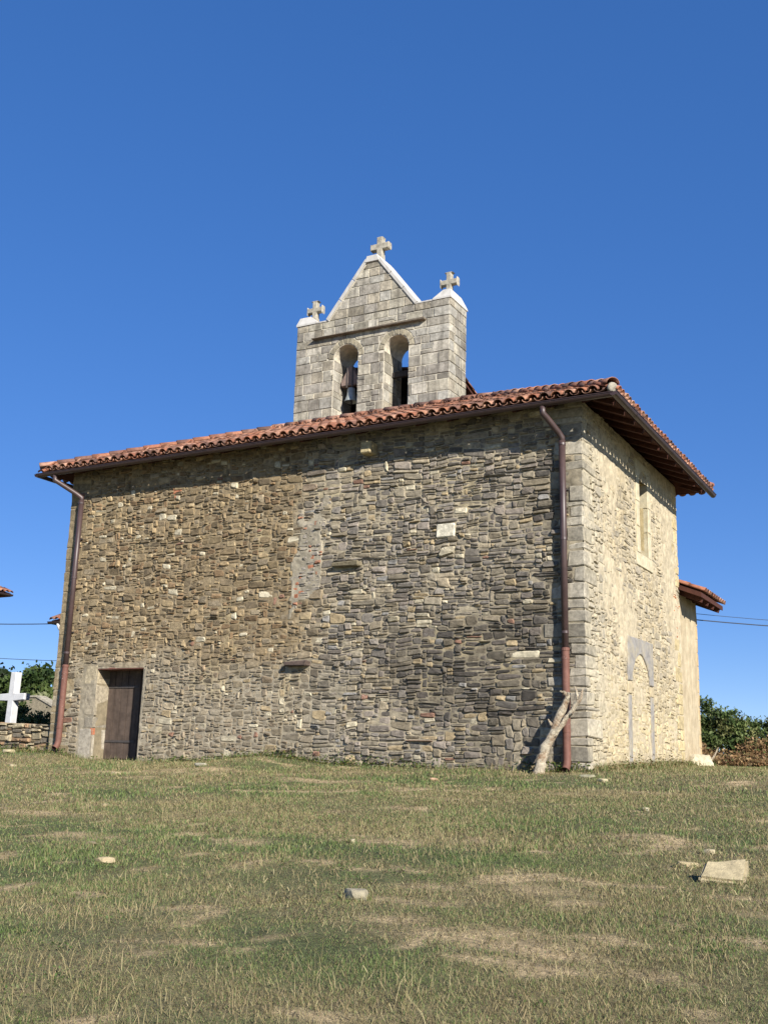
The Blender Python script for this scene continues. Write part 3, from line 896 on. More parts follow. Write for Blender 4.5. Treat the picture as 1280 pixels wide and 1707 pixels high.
gutter((xL - .02, yF - .035, ZG), (xR + .035, yF - .035, ZG), (0, -1, 0), church)
gutter((xR + .035, yF - .10, ZG), (xR + .035, yB + .05, ZG), (1, 0, 0), church)
gutter((xL - .015, yF - .08, ZG), (xL - .015, yB + .05, ZG), (-1, 0, 0), church)
# downpipes
def downpipe(gx_, wx, zbot, zjoin, lean, parent):
    e = empty('downpipe', (wx, -.11, zbot)); setparent(e, parent, (wx, -.11, zbot))
    def pt(z): return Vector((wx + lean * (5.4 - z), -.115, z))
    m1 = MB(); p_top = Vector((gx_, yF - .015, ZG - .05))
    bend = [p_top, p_top + Vector((0, .005, -.12)), p_top.lerp(pt(5.42), .22) + Vector((0, 0, -.07)), p_top.lerp(pt(5.42), .8) + Vector((0, 0, .05)), pt(5.50) , pt(5.38)]
    m1.tube(bend, .053, 14); m1.build('elbow', M['pipe'], e, smooth=True)
    m2 = MB(); m2.tube([pt(5.44), pt(4), pt(zjoin)], .056, 14); m2.build('pipe_section', M['pipe'], e, smooth=True)
    m3 = MB(); m3.tube([pt(zjoin + .03), pt(zbot + .16), pt(zbot + .06) + Vector((0, -.03, 0)), pt(zbot) + Vector((0, -.09, 0))], .064, 14, caps=False)
    m3.tube([pt(zjoin + .03), pt(zbot + .16), pt(zbot + .06) + Vector((0, -.03, 0)), pt(zbot) + Vector((0, -.09, 0))], .056, 14, caps=False)
    m3.build('lower_pipe', M['rust'], e, smooth=True)['label'] = 'terracotta coloured lower pipe with open end'
    for z, mt, rad in ((5.38, 'pipe', .064), (3.75, 'pipe', .062), (zjoin + .28, 'pipe', .062), (zjoin, 'rust', .071), (zjoin - .14, 'rust', .069), (.62, 'rust', .069)):
        m4 = MB(); m4.tube([pt(z - .022), pt(z - .02), pt(z + .02), pt(z + .022)], [rad - .005, rad, rad, rad - .005], 14); m4.build('collar', M[mt], e)
    for z in (4.6, 2.6, 1.0):
        m5 = MB(); p = pt(z); m5.box((p.x - .07, -.06, z - .012), (p.x + .07, .03, z + .012)); m5.build('bracket', M['iron'], e)
downpipe(-.50, -.30, .02, 1.92, .004, church)
downpipe(-11.62, -11.16, .20, 1.88, -.004, church)

# ------------------------------------------------------------------ bell gable
YT = 3.27; TD = .85; X0, X1 = -8.06, -4.04; ZT = 10.19; ZB = 7.1
AR = [(-6.68, .325, 9.205), (-5.36, .31, 9.225)]   # centre x, half width, spring height
mT = lambda u, v, d: (u, YT - d, v)
mTS = lambda u, v, d: (X1 + d, u, v)
prof = [(X0, ZB)]
for (xc, hw, zs) in AR:
    prof += [(xc - hw, ZB), (xc - hw, 7.62)] if False else [(xc - hw, ZB)]
    prof += [(xc - hw * math.cos(t), zs + hw * math.sin(t)) for t in np.linspace(0, math.pi, 15)]
    prof += [(xc + hw, ZB)]
prof += [(X1, ZB)]
core = MB()
MCT = lin(212, 203, 182)
def strip(mb, pr, top, ya, yb, col):
    n = len(pr); vs = []
    for (x, z) in pr:
        t = top(x)
        vs += [(x, ya, z), (x, ya, t), (x, yb, z), (x, yb, t)]
    fs = []
    for i in range(n - 1):
        a, b = 4 * i, 4 * (i + 1)
        if abs(pr[i][0] - pr[i + 1][0]) > 1e-6:
            fs += [(a, b, b + 1, a + 1), (a + 2, a + 3, b + 3, b + 2), (a + 1, b + 1, b + 3, a + 3)]
        fs += [(a, a + 2, b + 2, b)]
    fs += [(0, 1, 3, 2), (4 * n - 4, 4 * n - 2, 4 * n - 1, 4 * n - 3)]
    mb.add(vs, fs, col)
strip(core, prof, lambda x: ZT, YT, YT + TD, MCT)
XC = (X0 + X1) / 2; HWP = 1.14; ZA = 11.52; SL = (ZA - ZT) / (HWP - .12)
def ped(x): return min(ZA, ZT + (HWP - abs(x - XC)) * SL)
strip(core, [(XC - HWP, ZT - .01), (XC - .12, ZT - .01), (XC + .12, ZT - .01), (XC + HWP, ZT - .01)], ped, YT, YT + .62, MCT)
gable = core.build('bell_gable', M['mortar'], church)
ACOL = [lin(188, 180, 160), lin(172, 165, 150), lin(188, 181, 164), lin(166, 159, 146), lin(176, 166, 146), lin(182, 177, 164)]
def acol():
    c = ACOL[rng.integers(len(ACOL))] * rng.uniform(.9, 1.1)
    if rng.random() < .07: c = c * .66
    if rng.random() < .06: c = lin(206, 198, 180)
    return c * 1.0
def rect_minus_arch(x0, x1, z0, z1):
    """list of polygons: the rectangle cut back to the outer rings of the arches"""
    pieces = [(x0, x1)]
    for (xc, hw, zs) in AR:
        np_ = []
        for (a, b) in pieces:
            if a < xc < b: np_ += [(a, xc), (xc, b)]
            else: np_.append((a, b))
        pieces = np_
    out = []
    for (a, b) in pieces:
        if b - a < .05: continue
        lim = None
        for (xc, hw, zs) in AR:
            if b <= xc + 1e-6 and xc - b < 1.0: lim = (xc, hw, zs, 'L') if lim is None or abs(xc - (a + b) / 2) < abs(lim[0] - (a + b) / 2) else lim
            if a >= xc - 1e-6 and a - xc < 1.0: lim = (xc, hw, zs, 'R') if lim is None or abs(xc - (a + b) / 2) < abs(lim[0] - (a + b) / 2) else lim
        if lim is None: out.append([(a, z0), (b, z0), (b, z1), (a, z1)]); continue
        xc, hw, zs, sd_ = lim
        def off(z):
            Rr = hw + (.155 if z > zs - .02 else 0.004)
            if z <= zs: return Rr
            d = Rr * Rr - (z - zs) ** 2
            return math.sqrt(d) if d > 0 else 0
        zsn = np.linspace(z0, z1, 7)
        if sd_ == 'L':
            e = [(min(b, xc - off(z)), z) for z in zsn]; e = [p for p in e if p[0] > a + .03]
            if len(e) < 2: continue
            out.append([(a, e[0][1])] + e + [(a, e[-1][1])])
        else:
            e = [(max(a, xc + off(z)), z) for z in zsn]; e = [p for p in e if p[0] < b - .03]
            if len(e) < 2: continue
            out.append([(b, e[-1][1])] + [p for p in reversed(e)] + [(b, e[0][1])])
    return out
def clean(poly):
    o = []
    for p in poly:
        if not o or math.hypot(p[0] - o[-1][0], p[1] - o[-1][1]) > .004: o.append(p)
    if math.hypot(o[0][0] - o[-1][0], o[0][1] - o[-1][1]) < .004: o.pop()
    return o
def area(pl): return 0.5 * sum(pl[i - 1][0] * pl[i][1] - pl[i][0] * pl[i - 1][1] for i in range(len(pl)))
def put_block(mapf, poly, proud, parent, name='block', col=None):
    poly = clean(poly)
    if len(poly) < 3: return
    if area(poly) < 0: poly = poly[::-1]
    if area(poly) < .006: return
    c = np.mean(poly, 0)
    poly = [(p[0] + (c[0] - p[0]) * .0 + np.sign(c[0] - p[0]) * .008 + rng.uniform(-.007, .007), p[1] + np.sign(c[1] - p[1]) * .007 + rng.uniform(-.006, .006)) for p in poly]
    mb = MB(); mb.prism(poly, mapf, -.02, proud, .008, acol() if col is None else col)
    mb.build(name, M['ashlar'], parent)
z = 7.15
side_courses = []
while z < ZT - .03:
    h = min(rng.uniform(.14, .29), ZT - z)
    if ZT - z - h < .1: h = ZT - z
    side_courses.append((z, h))
    x = X0
    while x < X1 - .02:
        w = rng.uniform(.2, .52)
        if X1 - x - w < .18: w = X1 - x
        skip = (z + h > 9.66 and z < 9.84) and False
        cuts = [(z, h)] if rng.random() < .8 or h < .2 else [(z, h * rng.uniform(.38, .6))]
        if cuts[0][1] < h: cuts.append((z + cuts[0][1], h - cuts[0][1]))
        for (zq, hq) in cuts:
            for poly in rect_minus_arch(x, x + w, zq, zq + hq): put_block(mT, poly, rng.uniform(.006, .022), gable)
        x += w
    # right-hand face
    y = YT - .012
    while y < YT + TD - .02:
        w = rng.uniform(.2, .42)
        if YT + TD - y - w < .16: w = YT + TD - y
        put_block(mTS, [(y, z), (y + w, z), (y + w, z + h), (y, z + h)], rng.uniform(.012, .02), gable, col=acol() * .95)
        y += w
    # left jambs inside the arches
    for (xc, hw, zs) in AR:
        if z + h < zs + .02:
            xj = xc - hw; y = YT + .0
            while y < YT + TD - .02:
                w = rng.uniform(.22, .42)
                if YT + TD - y - w < .16: w = YT + TD - y
                put_block(lambda u, v, d: (xj + d, u, v), [(y, z), (y + w, z), (y + w, z + h), (y, z + h)], .012, gable)
                y += w
    z += h
for (xc, hw, zs) in AR:
    nvz = 9
    for i in range(nvz):
        a0, a1 = math.pi * i / nvz, math.pi * (i + 1) / nvz
        pl = [(xc + r_ * math.cos(a), zs + r_ * math.sin(a)) for r_, aa in ((hw + .004, (a0, (a0 + a1) / 2, a1)), (hw + .15, (a1, (a0 + a1) / 2, a0))) for a in aa]
        put_block(mT, pl, .016, gable, 'voussoir', lin(174, 164, 140) * rng.uniform(.9, 1.04))
z = ZT
while z < ZA - .06:
    h = min(rng.uniform(.17, .25), ZA - .02 - z)
    hwid = HWP - (z - ZT) / SL - .02; hw2 = HWP - (z + h - ZT) / SL - .02
    x = XC - hwid
    while x < XC + hwid - .02:
        w = rng.uniform(.25, .55)
        if XC + hwid - x - w < .2: w = XC + hwid - x
        pl = [(max(x, XC - hwid), z), (min(x + w, XC + hwid), z), (min(x + w, XC + hw2), z + h), (max(x, XC - hw2), z + h)]
        if pl[2][0] > pl[3][0] + .02: put_block(mT, pl, rng.uniform(.012, .02), gable, col=acol() * 1.08)
        elif pl[2][0] < pl[3][0]:
            xm = max(XC - hw2, min(XC + hw2, (x + w / 2))); put_block(mT, [pl[0], pl[1], (xm, z + h)], .014, gable, col=acol() * 1.08)
        x += w
    z += h
# cornice, copings, caps
rough_block('cornice', (-7.58, YT - .13, 9.755), (-4.62, YT + .02, 9.795), lin(140, 128, 112), gable, 'ashlar', jit=.012, bev=.01)
cz = lin(206, 202, 194)
def sloped(name, xa, za, xb, zb, th, ya, yb):
    mb = MB(); d = np.array((xb - xa, zb - za)); d = d / np.linalg.norm(d); n_ = np.array((-d[1], d[0]));
    if n_[1] < 0: n_ = -n_
    P_ = [(xa, za), (xb, zb), (xb + n_[0] * th, zb + n_[1] * th), (xa + n_[0] * th, za + n_[1] * th)]
    if area(P_) < 0: P_ = P_[::-1]
    mb.prism(P_, lambda u, v, dd: (u, -dd, v), -yb, -ya, .008)
    return mb.build(name, M['cement'], gable)
for sgn in (-1, 1):
    xs_ = [XC + sgn * (HWP - (HWP - .12) * t) for t in np.linspace(0, 1, 4)]
    for i in range(3):
        xa, xb = xs_[i], xs_[i + 1] - sgn * -.0
        sloped('coping_slab', xa + sgn * -.002, ped(xa) + .004, xb + sgn * .006, ped(xb) - .006, .085, YT - .04, YT + .66)
mb = MB(); mb.prism([(XC - .20, ZA - .05), (XC + .20, ZA - .05), (XC + .14, ZA + .11), (XC - .14, ZA + .11)], lambda u, v, d: (u, -d, v), -(YT + .67), -(YT - .05), .01); mb.build('apex_cap', M['cement'], gable)
for (xa, xb) in ((X0 + .55, XC - HWP + .02), (XC + HWP - .02, X1 - .38)):
    mb = MB(); mb.box((min(xa, xb), YT - .02, ZT + .003), (max(xa, xb), YT + TD, ZT + .035)); mb.build('coping_slab', M['cement'], gable)
def pyramid_cap(x0, x1, inner):
    mb = MB(); ya, yb = YT - .03, YT + TD + .03; zc = ZT + .004
    a = .04; b = .22
    tx0, tx1 = (x0 + (.05 if inner > 0 else b), x1 - (b if inner > 0 else .05))
    vs = [(x0, ya, zc), (x1, ya, zc), (x1, yb, zc), (x0, yb, zc), (x0, ya, zc + a), (x1, ya, zc + a), (x1, yb, zc + a), (x0, yb, zc + a),
          (tx0, ya + .08, zc + .24), (tx1, ya + .08, zc + .24), (tx1, yb - .25, zc + .24), (tx0, yb - .25, zc + .24)]
    mb.add(vs, [(0, 3, 2, 1), (0, 1, 5, 4), (1, 2, 6, 5), (2, 3, 7, 6), (3, 0, 4, 7), (4, 5, 9, 8), (5, 6, 10, 9), (6, 7, 11, 10), (7, 4, 8, 11), (8, 9, 10, 11)])
    mb.build('pillar_cap', M['cement'], gable)
pyramid_cap(X0 - .02, X0 + .55, 1)
pyramid_cap(X1 - .42, X1 + .03, -1)
# stone crosses
def cross_poly(h, w, arm, flare):
    """outline of a cross of height h, width w; arms widen by flare at their ends"""
    a = arm / 2; f = a * flare; zc = h * .60
    q = lambda *p: p
    out = [(-f * 1.05, 0), (f * 1.05, 0), (a, zc * .45), (a, zc - a)]
    out += [(a * 1.25, zc - a * 1.02), (w / 2 - a * .5, zc - a), (w / 2 - .01, zc - f), (w / 2, zc - f * .6), (w / 2, zc + f * .6), (w / 2 - .01, zc + f), (w / 2 - a * .5, zc + a)]
    out += [(a, zc + a), (a, h - a * .5), (f, h - .012), (f * .6, h)]
    out += [(-x, y) for x, y in reversed(out[2:])]
    return out
def cross(x, y, z, h, w, arm, flare, th, label):
    mb = MB(); mb.prism([(x + a, z + b) for a, b in cross_poly(h, w, arm, flare)], lambda u, v, d: (u, -d, v), -(y + th / 2), -(y - th / 2), .012)
    o = mb.build('cross', M['cross'], gable); o['label'] = label
cross(XC + .02, YT + .33, ZA + .10, .62, .50, .15, 1.12, .15, 'plain stone cross on the apex of the bell gable')
cross(X1 - .22, YT + .42, ZT + .20, .62, .44, .12, 1.75, .13, 'flared stone cross on the taller right pillar of the bell gable')
cross(X0 + .22, YT + .42, ZT + .20, .60, .44, .12, 1.75, .13, 'flared stone cross on the left pillar of the bell gable')
# base flashing and tile cap in front of the gable
rough_block('mortar_fillet', (X0 - .03, YT - .16, ZR + .04), (X1 + .03, YT + .0, ZR + .17), lin(196, 172, 140), gable, 'mortar', jit=.015, bev=.03)
rough_block('arch_sill', (AR[1][0] - .31, YT - .03, ZR + .12), (AR[1][0] + .31, YT + .3, ZR + .23), lin(206, 200, 190), gable, 'cement', jit=.008, bev=.015)
# bell loft behind
loft = empty('bell_loft', (-6, 4.9, 7.3)); setparent(loft, church, (-6, 4.9, 7.3))
def lz(x, y): return 9.10 - .15 * (x + 5.66) - .28 * (y - 4.15)
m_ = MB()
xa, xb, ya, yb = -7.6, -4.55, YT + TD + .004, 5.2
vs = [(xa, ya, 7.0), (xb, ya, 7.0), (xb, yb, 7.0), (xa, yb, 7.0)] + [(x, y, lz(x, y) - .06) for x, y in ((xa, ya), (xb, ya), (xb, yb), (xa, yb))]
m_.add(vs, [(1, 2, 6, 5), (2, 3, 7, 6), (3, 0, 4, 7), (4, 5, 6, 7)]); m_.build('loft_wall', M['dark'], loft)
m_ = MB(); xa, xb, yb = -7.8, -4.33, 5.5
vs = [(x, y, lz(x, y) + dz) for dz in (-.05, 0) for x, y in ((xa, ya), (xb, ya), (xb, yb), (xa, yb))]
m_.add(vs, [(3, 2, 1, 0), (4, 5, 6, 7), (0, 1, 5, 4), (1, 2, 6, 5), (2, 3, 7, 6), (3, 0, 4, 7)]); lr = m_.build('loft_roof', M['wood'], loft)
ev = Vector((0, 1, -.28)).normalized(); eu = Vector((1, 0, -.15)).normalized(); en = eu.cross(ev).normalized()
ev = -ev
for c in range(16):
    x = xb - .05 - c * .22
    for r_ in range(3):
        y = yb + .03 - r_ * .36; p = Vector((x, y, lz(x, y))) + en * .05
        e2 = (ev - en * .03).normalized(); place_shared(covers[(c + r_ * 3) % len(TCOL)][1], 'loft_tile', frame_mat(p, -eu, e2, en), lr)

# bell: hangs in the left arch
bx, by = -6.72, YT + .36
bell = empty('church_bell', (bx, by, 8.24)); tag(bell, 'grey bronze bell hanging from a wooden yoke in the bell gable', 'bell')
m_ = MB(); pr_ = [(.155, 8.24), (.16, 8.255), (.135, 8.31), (.112, 8.38), (.102, 8.46), (.098, 8.54), (.085, 8.575), (.04, 8.59), (.001, 8.595)]
m_.lathe(pr_, (bx, by), 24); m_.lathe([(.001, 8.57), (.08, 8.56), (.09, 8.46), (.10, 8.38), (.125, 8.30), (.148, 8.244), (.155, 8.24)], (bx, by), 24)
m_.build('bell_body', M['bell'], bell, smooth=True)
m_ = MB(); m_.tube([(bx, by, 8.55), (bx + .01, by, 8.3), (bx + .01, by, 8.2)], [.01, .012, .03], 8); m_.build('clapper', M['iron'], bell)
m_ = MB(); m_.prism([(bx - .24, 8.62), (bx + .24, 8.62), (bx + .24, 8.74), (bx + .07, 9.05), (bx + .05, 9.10), (bx - .05, 9.10), (bx - .07, 9.05), (bx - .24, 8.74)], lambda u, v, d: (u, by - d, v), -.09, .09, .015)
m_.build('yoke', M['yoke'], bell)
for sx in (-.07, .07):
    m_ = MB(); m_.box((bx + sx - .012, by - .105, 8.57), (bx + sx + .012, by - .09, 9.06)); m_.build('strap', M['iron'], bell)
m_ = MB(); m_.tube([(AR[0][0] - .33, by, 8.68), (AR[0][0] + .33, by, 8.68)], .02, 8); m_.build('axle', M['iron'], bell)
beam = MB(); beam.obar((AR[1][0] - .34, YT + .42, 8.74), (AR[1][0] + .33, YT + .42, 8.74), .1, .12)
tag(beam.build('empty_bell_beam', M['dark']), 'dark timber beam across the empty arch of the bell gable', 'beam')

# ------------------------------------------------------------------ annex behind the right-hand wall
AX, AY0, AY1, AZ = -.03, W_ - .02, 8.0, 3.95
m_ = MB()
grid_sheet(m_, lambda u, v, d: (AX + d, u, v), AY0, AY1, -.3, AZ, .08, lambda U, V: .02 + .008 * fbm(U * 3, V * 3, 101, 3), lambda U, V: np.full(U.shape + (3,), .5))
m_.box((-5, AY0 + .02, -.4), (AX + .001, AY1 - .02, AZ)); m_.build('annex_wall', M['plaster'], church)
for i, (z, h) in enumerate([(x * .3, .3) for x in range(0, 12)]):
    rough_block('quoin', (AX - .3, AY1 - (.10 if i % 2 else .16), z), (AX + .025, AY1 + .02, z + h - .01), lin(196, 170, 128) * rng.uniform(.85, 1.05), church, 'slate', jit=.008, bev=.012)
m_ = MB()
def az(x): return 3.80 + (.50 - x) * .40
for d0, d1 in ((-.10, 0),):
    pts_ = [(.50, AY0 - .0), (.50, 8.42), (-5.2, 8.42), (-5.2, AY0 - .0)]
    vs = [(x, y, az(x) + d) for d in (d0, d1) for x, y in pts_]
    m_.add(vs, [(0, 3, 2, 1), (4, 5, 6, 7), (0, 1, 5, 4), (1, 2, 6, 5), (2, 3, 7, 6), (3, 0, 4, 7)])
aroof = m_.build('annex_roof', M['wood'], church)
for y in (6.55, 7.1, 7.65, 8.2):
    m_ = MB(); m_.obar((.46, y, az(.46) - .15), (-.2, y, az(-.2) - .15), .08, .1); m_.build('rafter', M['wood'], aroof)
eu = Vector((0, 1, 0)); ev = Vector((-1, 0, .40)).normalized(); en = Vector((.40, 0, 1)).normalized()
for c in range(10):
    for r_ in range(5):
        p = Vector((.54, AY0 + .12 + c * .212, az(.54))) + ev * (r_ * .36) + en * .05
        e2 = (ev - en * .03).normalized(); place_shared(covers[int(rng.integers(len(TCOL)))][1], 'roof_tile', frame_mat(p, eu.cross(Vector((0, 0, 1))).cross(e2) if False else eu, e2, en), aroof)

def rock(name, c, size, seed, col, label=None, parent=None, flat=.0, rot=0.0, tilt=(0, 0), sub=3, faceted=True):
    import bmesh
    bm = bmesh.new(); bmesh.ops.create_icosphere(bm, subdivisions=sub, radius=1)
    rr_ = np.random.default_rng(seed)
    planes = [(Vector(rr_.normal(size=3)).normalized(), rr_.uniform(.55, .85)) for _ in range(9)]
    planes += [(Vector((0, 0, 1)), .62)]
    mt = Matrix.Rotation(rot, 3, 'Z') @ Matrix.Rotation(tilt[0], 3, 'X') @ Matrix.Rotation(tilt[1], 3, 'Y')
    for v in bm.verts:
        p = v.co.copy()
        for n_, d in planes:
            k = p.dot(n_) - d
            if k > 0: p -= n_ * k * .9
        p += Vector(rr_.uniform(-.02, .02, 3))
        v.co = mt @ Vector((p.x * size[0], p.y * size[1], p.z * size[2]))
    mb = MB(); bm.verts.index_update()
    mb.add([tuple(v.co + Vector(c)) for v in bm.verts], [[v.index for v in f.verts] for f in bm.faces], col); bm.free()
    o = mb.build(name, M['rock'], parent)
    if label: tag(o, label, 'rock')
    return o
rock('footing_stone', (.10, 7.35, .16), (.34, .62, .46), 3, lin(208, 196, 166), parent=church)

# ------------------------------------------------------------------ low field wall running left from the church
lw = MB(); LWY = .12
lw.box((-17.5, LWY, -.5), (-L_ - .03, LWY + .45, .62), lin(120, 106, 84))
lwall = lw.build('field_wall', M['mortar'])
tag(lwall, 'low dry stone wall running from the church corner', 'wall')
mW = lambda u, v, d: (u, LWY - d, v)
top_f = lambda u: .70 + .06 * float(fbm(np.array(u * 1.3), np.array(.5), 111, 2)) + .02 * (-12 - u)
for u, v, w, h in pack(-17.4, -L_ - .04, -.3, top_f, lambda u, v: (float(np.clip(rng.lognormal(math.log(.26), .4), .1, .55)), float(np.clip(rng.lognormal(math.log(.09), .35), .05, .18))), rng):
    c = [lin(150, 138, 112), lin(132, 122, 102), lin(166, 152, 124), lin(112, 104, 90), lin(146, 120, 92)][rng.integers(5)] * rng.uniform(.8, 1.15) * 1.15
    stone(mW, u, v, w, h, -.42 if v + h > .58 else -.08, rng.uniform(.015, .07), rng, c, gap=.012).build('stone', M['stone'], lwall)

# white cemetery cross
cx_, cy_ = -14.68, 1.8
cr = MB(); P_ = [(-.10, 0), (.10, 0), (.09, 1.27), (.44, 1.30), (.44, 1.45), (.09, 1.45), (.085, 1.95), (-.085, 1.95), (-.09, 1.45), (-.44, 1.43), (-.44, 1.28), (-.09, 1.27)]
zc0 = float(ground(cx_, cy_)) - .05
cr.prism([(cx_ + a + .03 * (b - 1), zc0 + b) for a, b in P_], lambda u, v, d: (u, cy_ - d, v), -.09, .09, .012)
tag(cr.build('grave_cross', M['white']), 'plain white cemetery cross behind the low stone wall', 'cross')

# ------------------------------------------------------------------ houses glimpsed behind
def small_house(label, x0, x1, y0, y1, ze, over, zr_, wallm):
    e = empty('house', ((x0 + x1) / 2, (y0 + y1) / 2, 0)); tag(e, label, 'house')
    m_ = MB(); m_.box((x0, y0, -1), (x1, y1, ze + .05)); m_.build('wall', wallm, e)
    m_ = MB(); a, b, c, d = x0 - over, x1 + over, y0 - over, y1 + over; ym = (y0 + y1) / 2; rn = (d - c) / 2
    for dz in (0, .12):
        vs = [(a, c, ze + dz), (b, c, ze + dz), (b, d, ze + dz), (a, d, ze + dz), (a + rn, ym, zr_ + dz), (b - rn, ym, zr_ + dz)]
        m_.add(vs, [(0, 1, 5, 4), (1, 2, 5), (2, 3, 4, 5), (3, 0, 4)])
    o = m_.n - 12
    for i in range(4): m_.f.append((o + i, o + (i + 1) % 4, o + 6 + (i + 1) % 4, o + 6 + i))
    rf = m_.build('roof', M['wood'], e)
    sl = math.hypot(rn, zr_ - ze); tt = (zr_ - ze) / rn
    def edge(o_, eu, inw, ln):
        eu = Vector(eu); ev = (Vector(inw) + Vector((0, 0, tt))).normalized(); en = eu.cross(ev); en = en if en.z > 0 else -en
        n_ = int(ln / .215)
        for k in range(n_):
            p = Vector(o_) + eu * ((k + .5) * ln / n_) + en * .17 - ev * .06
            for r_ in range(min(4, 1 + int(min(k, n_ - k) * .215 / .36))):
                place_shared(covers[int(rng.integers(len(TCOL)))][1], 'roof_tile', frame_mat(p + ev * r_ * .36, eu, (ev - en * .03).normalized(), en), rf)
    return e, rf, edge, (a, b, c, d)
e, rf, edge, (a, b, c, d) = small_house('tile-roofed house whose eave tip shows above the cemetery wire', -36.5, -27.15, 5.2, 11.3, 5.95, .72, 7.6, M['houseplaster'])
edge((b, c, 5.95), (0, 1, 0), (-1, 0, 0), d - c)
gutter((b + .06, c - .06, 6.02), (b + .06, d, 6.02), (1, 0, 0), e)
e, rf, edge, (a, b, c, d) = small_house('tile-roofed house almost hidden behind the church corner', -19.55, -14.0, 8.6, 14.0, 4.15, .55, 5.7, M['houseplaster'])
edge((a, c, 4.15), (1, 0, 0), (0, 1, 0), 3)
gutter((a - .06, c - .06, 4.22), (a + 4, c - .06, 4.22), (0, -1, 0), e)
m_ = MB(); m_.tube([(a + .33, c - .06, 4.16), (a + .36, c - .0, 4.0), (a + .45, c + .28, 3.85), (a + .62, c + .5, 3.8)], .05, 10); m_.build('downpipe', M['white'], e, smooth=True)

# sloping boundary wall and its coping beyond the cemetery cross
m_ = MB()
m_.add([(-22.5, 9, -.5), (-17, 9, -.5), (-17, 9, 1.35), (-20.3, 9, 1.50), (-21.4, 9, 1.95), (-22.5, 9, 1.95), (-22.5, 9.35, -.5), (-17, 9.35, -.5), (-17, 9.35, 1.35), (-20.3, 9.35, 1.50), (-21.4, 9.35, 1.95), (-22.5, 9.35, 1.95)],
       [(0, 1, 2, 3, 4, 5), (11, 10, 9, 8, 7, 6), (1, 7, 8, 2), (2, 8, 9, 3), (3, 9, 10, 4), (4, 10, 11, 5)], lin(150, 140, 118))
cw = m_.build('cemetery_wall', M['mortar']); tag(cw, 'grey cemetery wall with a sloping top behind the white cross', 'wall')
m_ = MB()
for p, q in (((-17, 9.17, 1.38), (-20.3, 9.17, 1.53)), ((-20.31, 9.17, 1.53), (-21.4, 9.17, 1.98)), ((-21.41, 9.17, 1.98), (-22.5, 9.17, 1.98))):
    m_.obar(p, q, .42, .06)
m_.build('coping', M['cross'], cw)

# ------------------------------------------------------------------ wires
def wire(p, q, sag, label, rad=.009):
    m_ = MB(); p = Vector(p); q = Vector(q); pts_ = []
    for i in range(17):
        t = i / 16; pts_.append(p.lerp(q, t) - Vector((0, 0, sag * 4 * t * (1 - t))))
    m_.tube(pts_, rad, 6)
    tag(m_.build('overhead_wire', M['wire'], recenter=True), label, 'wire', 'overhead wires')
wire((-20.0, 8.02, 4.16), (-33.0, 6.0, 5.2), .25, 'overhead wire reaching the eave behind the church corner', .014)
wire((-13.0, 9.0, 2.9), (-38.0, 16.0, 4.7), .2, 'lower overhead wire above the white cemetery cross', .010)
wire((-.02, 8.02, 3.46), (9.0, 16.0, 3.95), .22, 'dark overhead wire fixed to the annex corner', .012)
wire((-.02, 8.03, 3.60), (9.0, 16.4, 4.10), .22, 'thin pale overhead wire above the annex corner wire', .006)

# ------------------------------------------------------------------ vegetation
def leaf_cloud(pts, size, cols, r, up_bias=.3):
    """one small folded leaf quad per point"""
    n = len(pts); pts = np.asarray(pts)
    nr = r.normal(size=(n, 3)); nr[:, 2] += up_bias; nr /= np.linalg.norm(nr, axis=1)[:, None]
    a = np.cross(nr, r.normal(size=(n, 3))); a /= np.linalg.norm(a, axis=1)[:, None] + 1e-9
    b = np.cross(nr, a); s = (size * r.uniform(.6, 1.35, n))[:, None]
    V = np.stack([pts - a * s, pts + b * s * .55 + nr * s * .15, pts + a * s, pts - b * s * .55 + nr * s * .15], 1).reshape(-1, 3)
    F = np.arange(4 * n).reshape(n, 4)
    return V, F, np.repeat(cols, 4, 0)
def np_mesh(name, V, F, C, mat):
    me = bpy.data.meshes.new(name); n = F.shape[1]
    me.vertices.add(len(V)); me.vertices.foreach_set('co', V.astype(np.float32).ravel())
    me.loops.add(F.size); me.loops.foreach_set('vertex_index', F.astype(np.int32).ravel())
    me.polygons.add(len(F)); me.polygons.foreach_set('loop_start', np.arange(0, F.size, n, dtype=np.int32))
    me.update(calc_edges=True)
    ca = me.color_attributes.new('Col', 'FLOAT_COLOR', 'POINT'); a = np.ones((len(V), 4), np.float32); a[:, :3] = C
    ca.data.foreach_set('color', a.ravel()); me.materials.append(mat)
    return me
